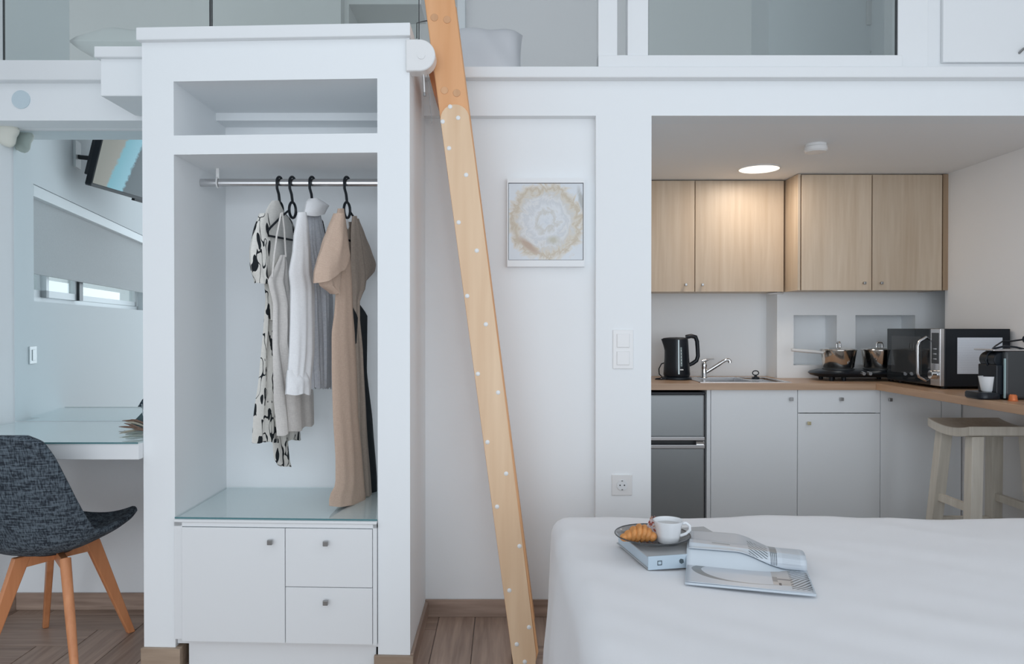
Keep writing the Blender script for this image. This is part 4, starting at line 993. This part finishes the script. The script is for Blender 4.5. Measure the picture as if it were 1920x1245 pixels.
nt.links.new(mxm.outputs[0], mx.inputs[0]); nt.links.new(prev, mx.inputs[6]); nt.links.new(mx.outputs[2], bs.inputs['Base Color'])

g1 = thing('floral_dress', (-.86, 2.82, wz(835)), 'cream dress with black leaf print, leftmost garment in the wardrobe', 'dress', 'clothes hanging in the wardrobe')
cloth('body', [(398, 512, 532), (412, 496, 548), (440, 492, 556), (500, 492, 556), (560, 498, 545), (610, 494, 540), (700, 486, 545), (780, 475, 560), (828, 472, 564)], *G1, m=fm, parent=g1, th=.014, folds=4, amp=.009, slant=(2, -4))
cloth('sleeve', [(400, 488, 500), (430, 477, 506), (470, 470, 503), (500, 471, 501), (530, 481, 499)], *G1, m=fm, parent=g1, th=.022, off=.018, folds=1.5, amp=.004, nr=20)
cloth('front_facing', [(376, 510, 522), (392, 499, 530), (420, 493, 548), (470, 498, 552), (530, 503, 546), (600, 508, 535)], *G1, m=M['cream'], parent=g1, th=.010, off=.026, folds=1.5, amp=.004, nr=24, label='plain cream facing')
cloth('sash', [(640, 513, 524), (740, 512, 528), (830, 511, 540), (860, 513, 543), (872, 520, 546)], *G1, m=fm, parent=g1, th=.008, off=.012, folds=1, amp=.004, slant=(-2, 6))
g2 = thing('slip_dress', (-.80, 2.8, wz(820)), 'plain beige linen slip dress with thin straps between the floral dress and the shirt', 'dress', 'clothes hanging in the wardrobe')
cloth('body', [(478, 526, 534), (500, 516, 541), (526, 502, 546), (570, 512, 549), (640, 511, 549), (735, 513, 588), (795, 519, 589)], *G2, m=M['linen'], parent=g2, th=.014, folds=3, amp=.008, slant=(22, 0))
for ab in (((523, 398), (527, 430), (530, 482)), ((521, 400), (513, 440), (508, 478), (504, 520))):
    P0, P1 = Vector(G2[0]), Vector(G2[1])
    obj('strap', MB().tube([ray_plane(a, b, P0, P1)+Vector((.012, 0, 0)) for a, b in ab], .0035, 6), M['linen'], g2, smooth=True)
g3 = thing('white_shirt', (-.72, 2.8, wz(735)), 'white shirt with a faintly striped back, on the third hanger', 'shirt', 'clothes hanging in the wardrobe')
cloth('back_panel', [(398, 573, 600), (425, 570, 606), (450, 568, 612), (500, 572, 620), (560, 574, 624), (660, 578, 625), (728, 580, 624)], *G3, m=M['shirtb'], parent=g3, th=.016, folds=6, amp=.005, label='pale blue-grey striped back')
cloth('sleeve', [(398, 560, 572), (419, 556, 577), (442, 552, 579), (470, 550, 581), (511, 543, 584), (540, 546, 588), (600, 545, 588), (661, 543, 587), (690, 541, 584), (708, 540, 582), (738, 538, 578)], *G3, m=M['shirt'], parent=g3, th=.022, off=.022, folds=2, amp=.006)
cloth('cuff', [(694, 539, 583), (715, 538.5, 581), (739, 537.5, 579)], *G3, m=M['shirt'], parent=g3, th=.026, off=.023, folds=2, amp=.005, nr=10)
cloth('collar', [(372, 582, 592), (378, 576, 604), (386, 574, 615), (394, 572, 610), (404, 571, 605)], *G3, m=M['shirt'], parent=g3, th=.026, off=.008, folds=1, amp=.002, nr=14)
g4 = thing('tan_dress', (-.6, 2.8, zg+.006), 'long tan short-sleeved dress with black lining, rightmost garment in the wardrobe', 'dress', 'clothes hanging in the wardrobe')
cloth('front_panel', [(391, 634, 644), (420, 628, 649), (460, 626, 654), (500, 628, 658), (540, 630, 660), (580, 628, 661), (627, 622, 665), (700, 622, 669), (776, 624, 671), (863, 629, 679), (911, 629, 683), (935, 617, 686), (952, 617, 686)], *G4, m=M['tan'], parent=g4, th=.013, off=.020, folds=1.5, amp=.004, slant=(-4, -4))
cloth('sleeve', [(400, 629, 641), (430, 618, 645), (460, 606, 650), (484, 596, 654), (500, 590, 652), (515, 589, 646)], *G4, m=M['tan'], parent=g4, th=.030, off=.045, folds=1.2, amp=.007, slant=(16, -12), nr=26)
cloth('sleeve_underside', [(490, 596, 640), (515, 592, 640), (535, 600, 636), (550, 622, 634)], *G4, m=M['tan'], parent=g4, th=.016, off=.030, folds=2, amp=.006, nr=16)
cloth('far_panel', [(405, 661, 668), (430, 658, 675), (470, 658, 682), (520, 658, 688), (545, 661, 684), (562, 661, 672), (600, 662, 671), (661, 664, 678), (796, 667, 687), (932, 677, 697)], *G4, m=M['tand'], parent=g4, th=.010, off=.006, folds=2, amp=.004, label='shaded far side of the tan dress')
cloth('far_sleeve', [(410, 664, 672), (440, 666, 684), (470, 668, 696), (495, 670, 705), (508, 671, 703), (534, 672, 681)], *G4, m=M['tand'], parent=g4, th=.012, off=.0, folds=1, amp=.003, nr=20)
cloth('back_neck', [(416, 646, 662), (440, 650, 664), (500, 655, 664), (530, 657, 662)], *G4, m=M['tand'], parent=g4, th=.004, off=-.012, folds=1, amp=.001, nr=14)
cloth('lining', [(560, 660, 668), (592, 662, 689), (695, 666, 688), (793, 670, 699), (897, 678, 707), (935, 684, 707)], *G4, m=M['navy'], parent=g4, th=.004, off=-.008, folds=1.5, amp=.003, label='black lining')
cloth('lining', [(575, 659, 661), (594, 658, 671), (645, 660, 668)], *G4, m=M['navy'], parent=g4, th=.004, off=.016, folds=1, amp=.001, nr=10)
cloth('care_label', [(412, 648, 653), (425, 649, 655), (428, 651, 655)], *G4, m=M['socket'], parent=g4, th=.001, off=-.004, folds=1, amp=0, nr=4)

# ------------------------------------------------------------- bed
BZ = .60
bx0, by1, by0, bx1 = .150, 2.375, .30, 2.15
bd_ = thing('bed', (1.1, 1.3, 0), 'wide bed under a smooth white duvet in the right foreground', 'bed')
import mathutils
def nz_(x, y, s): return mathutils.noise.noise(Vector((x*s, y*s, 1.7)))
def duvet():
    mb = MB(); xs = []; n = 90
    # profile across x: left side drape + top ; drape outer param
    def pt(u, v):
        # u: 0 left hem .. 1 right ; v: 0 near .. 1 far hem
        def drape(t, tot, flare):      # t distance from edge (neg = over the side)
            r = .055
            if t >= r: return t, 0.0
            if t > r-r*PI/2:
                a = (r-t)/r; return r-r*math.sin(a), -r+r*math.cos(a)
            dd = (r-r*PI/2)-t; return -dd*flare, -r-dd
        L = bx1-bx0; W = by1-by0; hang = .50
        s = -hang+u*(L+hang); q = W+hang*v*1.0-(1-v)*W if False else None
        tx, dz1 = drape(s, L, .07)
        sv = (1-v)*(W+hang)-hang; ty, dz2 = drape(sv, W, .03)
        x = bx0+tx; y = by1-ty
        z = BZ+min(dz1, 0)+min(dz2, 0)
        z = max(z, .06)
        top = 1 if (s > .03 and sv > .03) else 0
        wr = .009*nz_(x+.5*y, y-.3*x, 2.2)+.006*nz_(x*1.2+1.5*y, y*.5-.2*x, 6)+.002*abs(nz_(x-y, (x+y)*.35, 14))
        z += wr*(1 if top else .2)
        if not top and s <= .03:
            x += .010*math.sin(y*9)*min(1, -min(s-.03, 0)*4)+.004*nz_(y*3, z*2, 3)
        if not top and sv <= .03: y += .012*math.sin(x*8)*min(1, -min(sv-.03, 0)*4)
        return Vector((x, y, z))
    return mb.grid(pt, 130, 110)
obj('duvet', duvet(), M['bed'], bd_, smooth=True)
obj('mattress', B(bx0+.03, bx1, by0, by1-.03, .25, .565), M['bed'], bd_, bevel=.03, seg=3)
obj('bed_base', B(bx0+.05, bx1-.02, by0+.02, by1-.05, .06, .25), M['cab'], bd_, bevel=.005)
for sx in (bx0+.12, bx1-.1):
    for sy in (by0+.1, by1-.15): obj('leg', MB().cyl((sx, sy, 0), (sx, sy, .06), .025, seg=14), M['blackm'], bd_)

# book
bz = BZ+.004
k0 = onz(1215, 1069, bz); k1 = onz(1156, 1019, bz)
ev = (k1-k0); ev.z = 0; el = ev.length; ev.normalize(); sv_ = Vector((ev.y, -ev.x, 0)); SL = .262; BT = .034
MBK = Matrix(((sv_.x, ev.x, 0, k0.x), (sv_.y, ev.y, 0, k0.y), (0, 0, 1, bz), (0, 0, 0, 1)))
bk = thing('book', (MBK @ Vector((SL/2, el/2, 0))), 'pale grey hardback book lying flat on the bed under the plate', 'book')
gc = mat('grey_book_cover', (178, 180, 182), .55); bc = mat('pale_blue_book_spine', (186, 202, 214), .5)
obj('cover', MB().box(0, SL, 0, el, BT-.003, BT).box(0, SL, 0, el, 0, .003).xf(MBK), gc, bk, bevel=.0008)
sp2 = obj('spine', B(0, SL, -.002, .002, 0, BT).xf(MBK), bc, bk, bevel=.0008)
obj('page_block', B(.004, SL-.004, .002, el-.004, .003, BT-.003).xf(MBK), mat('book_pages', (196, 208, 218), .8), bk)
mk = mat('dark_print', (70, 84, 92), .6)
obj('square_mark', MB().box(.024, .036, -.0028, -.002, .011, .0128).box(.024, .036, -.0028, -.002, .0205, .0223).box(.024, .0255, -.0028, -.002, .011, .0223).box(.0345, .036, -.0028, -.002, .011, .0223).xf(MBK), mk, sp2)
obj('leaf_mark', MB().prism([Vector((.083, -.002, .014)), Vector((.088, -.002, .011)), Vector((.094, -.002, .014)), Vector((.093, -.002, .022)), Vector((.086, -.002, .024)), Vector((.082, -.002, .020))], (0, -.0008, 0)).xf(MBK), mk, sp2)
# plate
pz = bz+BT
pcn = onz(1223, 1006, pz+.012)
pcn.z = pz
smoke = bpy.data.materials.new('smoked_glass'); smoke.use_nodes = True; nt = smoke.node_tree
bs = nt.nodes['Principled BSDF']; bs.inputs['Base Color'].default_value = (.10, .11, .12, 1); bs.inputs['Roughness'].default_value = .05; bs.inputs['Alpha'].default_value = .48
pt_ = thing('plate', pcn, 'round smoked glass plate on the book on the bed', 'plate')
obj('plate_dish', MB().lathe([(.001, .0), (.055, .0), (.060, .003), (.097, .017), (.099, .018), (.099, .0205), (.096, .0205), (.058, .006), (.001, .004)], pcn, 64), smoke, pt_, smooth=True)
obj('rim', MB().tube([pcn+Vector((.0985*math.cos(a), .0985*math.sin(a), .0195)) for a in [2*PI*k/64 for k in range(64)]], .0014, 6, True), M['greyp'], pt_, smooth=True)
# coffee cup
cz = pz+.0045
cu0 = onz(1253, 1016, cz); cu0.z = cz
cf_ = thing('coffee_cup', cu0, 'white faceted porcelain coffee cup with handle on the smoked plate', 'cup')
def cring(z, r, n=48, fac=.0):
    return [cu0+Vector(((r*(1+fac*math.cos(8*a)))*math.cos(a), (r*(1+fac*math.cos(8*a)))*math.sin(a), z)) for a in [2*PI*k/n for k in range(n)]]
obj('cup_bowl', MB().loft([cring(0, .002), cring(0, .026), cring(.003, .029), cring(.02, .031, fac=.02), cring(.045, .035, fac=.02), cring(.054, .0385), cring(.058, .0395), cring(.058, .0375), cring(.052, .035), cring(.02, .028), cring(.006, .024), cring(.005, .002)]), M['porc'], cf_, smooth=True)
obj('handle', MB().tube([cu0+Vector(p) for p in ((.034, 0, .049), (.046, -.003, .051), (.055, -.004, .044), (.056, -.004, .033), (.046, -.002, .022), (.031, 0, .016))], [.0045, .004, .004, .004, .004, .0045], 10), M['porc'], cf_, smooth=True)
obj('coffee', MB().lathe([(.0335, .0), (.001, .0005)], cu0+Vector((0, 0, .047)), 32), mat('milk_foam', (205, 205, 205), .5), cf_, smooth=True)
# croissant
crm = mat('croissant_crust', (208, 142, 80), .5, bump=.9, bscale=90, var=.42, vscale=60)
c0 = onz(1199, 1010, pz+.02); c0.z = pz+.02
cr_ = thing('croissant', (c0.x, c0.y, pz+.005), 'golden brown croissant half on the smoked plate beside the cup', 'croissant')
for i, (t, r1, r2) in enumerate([(-.036, .009, .013), (-.026, .013, .018), (-.014, .018, .021), (-.001, .021, .021), (.012, .020, .017), (.023, .016, .013), (.034, .011, .009)]):
    bend = -.35*(t/.036)**2*.02
    mbx = MB().sphere((0, 0, 0), 1, 20, 12)
    mbx.v = [Vector((v.x*.0095*(1+.1*math.sin(6*v.y)), v.y*r1, v.z*r1*1.0)) for v in mbx.v]; mbx.v = [v*1.18 for v in mbx.v]
    mbx.xf(Matrix.Translation(c0+Vector((t*1.05+.001, bend+.022, .009-(.021-r1)*.85))) @ Matrix.Rotation(R(-t*500), 4, 'Z') @ Matrix.Rotation(R(14), 4, 'Y'))
    obj('pastry_segment', mbx, crm, cr_, smooth=True)
# crumpled paper napkin with red pattern behind
npm = mat('patterned_paper_napkin', (220, 205, 205), .8); nt = npm.node_tree; tc = nt.nodes.new('ShaderNodeTexCoord'); ns = nt.nodes.new('ShaderNodeTexNoise'); ns.inputs['Scale'].default_value = 70; ns.inputs['Detail'].default_value = 1
rp = nt.nodes.new('ShaderNodeValToRGB'); cr = rp.color_ramp; cr.interpolation = 'CONSTANT'; cr.elements[0].position = 0; cr.elements[0].color = lin((176, 96, 84)); cr.elements[1].position = .42; cr.elements[1].color = lin((222, 208, 208)); e = cr.elements.new(.6); e.color = lin((206, 150, 110))
nt.links.new(tc.outputs['Object'], ns.inputs['Vector']); nt.links.new(ns.outputs['Fac'], rp.inputs[0]); nt.links.new(rp.outputs[0], nt.nodes['Principled BSDF'].inputs['Base Color'])
n0_ = onz(1226, 1000, pz+.01); n0_.z = pz+.01
def nap(u, v):
    a = u*2*PI*.8; r = .004+.022*v
    return n0_+Vector((math.cos(a)*r*1.2-.002+.006*v, math.sin(a)*r*.6+.006, -.004+.043*(1-v)**1.1*(1+.15*math.sin(5*a))+.003*math.sin(11*a)))
obj('napkin', MB().grid(nap, 28, 8), npm, smooth=False, solid=.0008, label='crumpled red-patterned paper napkin between the croissant and the cup', cat='napkin')
# magazine
mA = onz(1284, 1098, bz); mB_ = onz(1531, 1121, bz)
mu = (mB_-mA); mu.z = 0; mL = mu.length; mu.normalize(); mv_ = Vector((-mu.y, mu.x, 0))
mg = thing('magazine', mA+mu*mL/2+mv_*.15, 'open interior magazine with curling pages lying on the bed beside the book', 'magazine')
def magmat(name, kind):
    m = mat(name, (205, 212, 220), .3); nt = m.node_tree; bs = nt.nodes['Principled BSDF']
    tc = nt.nodes.new('ShaderNodeTexCoord'); sp = nt.nodes.new('ShaderNodeSeparateXYZ'); nt.links.new(tc.outputs['UV'], sp.inputs[0])
    def ma(op, a, b=None, c=None):
        n = nt.nodes.new('ShaderNodeMath'); n.operation = op
        for i, x in enumerate((a, b, c)):
            if x is None: continue
            if isinstance(x, (int, float)): n.inputs[i].default_value = x
            else: nt.links.new(x, n.inputs[i])
        return n.outputs[0]
    U, V = sp.outputs['X'], sp.outputs['Y']
    cur = None
    def over(prev, mask, col):
        mx = nt.nodes.new('ShaderNodeMix'); mx.data_type = 'RGBA'; mx.inputs[7].default_value = lin(col)
        if isinstance(prev, tuple): mx.inputs[6].default_value = lin(prev)
        else: nt.links.new(prev, mx.inputs[6])
        nt.links.new(mask, mx.inputs[0]); return mx.outputs[2]
    def rect(u0, u1, v0, v1):
        return ma('MULTIPLY', ma('MULTIPLY', ma('GREATER_THAN', U, u0), ma('LESS_THAN', U, u1)), ma('MULTIPLY', ma('GREATER_THAN', V, v0), ma('LESS_THAN', V, v1)))
    def stripes(freq, sl, th):
        return ma('GREATER_THAN', ma('SINE', ma('MULTIPLY', ma('ADD', U, ma('MULTIPLY', V, sl)), freq)), th)
    if kind == 'near':
        x = ma('DIVIDE', ma('SUBTRACT', U, .52), .44); y = ma('DIVIDE', ma('SUBTRACT', V, .56), .36)
        d = ma('SQRT', ma('ADD', ma('MULTIPLY', x, x), ma('MULTIPLY', y, y)))
        base = (198, 204, 212)
        cur = over(base, rect(.70, .86, .25, .95), (188, 184, 182))
        cur = over(cur, ma('MULTIPLY', rect(.84, 1, .12, .98), stripes(150, -.55, .1)), (110, 116, 122))
        cur = over(cur, ma('LESS_THAN', ma('ABSOLUTE', ma('SUBTRACT', d, 1)), ma('MULTIPLY_ADD', ma('SUBTRACT', .6, U), .12, .03)), (128, 134, 138))
        cur = over(cur, rect(.73, .85, .42, .46), (120, 120, 126)); cur = over(cur, rect(.70, .74, .35, .5), (140, 140, 142)); cur = over(cur, rect(.745, .765, .24, .32), (60, 66, 74))
    else:
        cur = over((206, 214, 222), rect(.16, .30, .60, .66), (150, 154, 158))
        cur = over(cur, rect(0, .76, .50, 1), (196, 200, 206))
        cur = over(cur, rect(.20, .36, .56, .59), (140, 148, 152))
        cur = over(cur, ma('MULTIPLY', rect(.52, .68, .30, .85), stripes(170, .5, .25)), (120, 128, 134))
        cur = over(cur, rect(.70, .76, .46, .95), (140, 146, 150)); cur = over(cur, ma('MULTIPLY', rect(.70, .76, .14, .46), stripes(420, 0, .0)), (110, 118, 126))
        cur = over(cur, ma('MULTIPLY', rect(.80, .95, .2, .85), ma('GREATER_THAN', ma('SINE', ma('MULTIPLY', V, 190)), .3)), (190, 197, 205))
    nt.links.new(cur, bs.inputs['Base Color']); return m
def sheet(nm, prof, m, th, u0=0, u1=1, skew=0, label=None, lz=None):
    nu, nv = 24, len(prof)*6
    def P(u, v):
        q = interp(prof, v)
        x = (u0+(u1-u0)*u)*mL+skew*v*mL
        sm = lambda a: (lambda b: b*b*(3-2*b))(max(0, min(1, a)))
        lift = .0345*sm((.84-u)/.44)*sm((q[0]-.105)/.045)
        z = q[1]*(1-.25*u)
        if lz is not None: z = max(z, lift+lz)
        return mA+mu*x+mv_*q[0]+Vector((0, 0, z+.004))
    mb = MB().grid(P, nu, nv); uv = [(i/nu, j/nv) for j in range(nv+1) for i in range(nu+1)]
    return obj(nm, mb, m, mg, smooth=True, solid=th, uv=uv, label=label)
pgm = mat('magazine_paper', (205, 214, 222), .45)
sheet('page_stack', [(0, .001), (.04, .002), (.08, .003), (.105, .003)], pgm, .005)
sheet('page_stack', [(.105, .003), (.15, .003), (.2, .003), (.25, .003), (.305, .001)], pgm, .004, lz=.0035)
sheet('lower_page', [(0.0, .006), (.03, .008), (.08, .010), (.12, .009), (.15, .006)], magmat('magazine_photo_page', 'near'), .001, .01, .985)
sheet('raised_page', [(.15, .006), (.146, .018), (.145, .030), (.152, .042), (.17, .050), (.20, .050), (.24, .041), (.28, .027), (.305, .018)], magmat('magazine_curled_page', 'far'), .001, .02, .99, lz=.009)
sheet('raised_page', [(.158, .006), (.154, .018), (.155, .028), (.162, .038), (.18, .045), (.21, .044), (.25, .035), (.28, .022), (.30, .012)], pgm, .002, .025, .995, lz=.006)
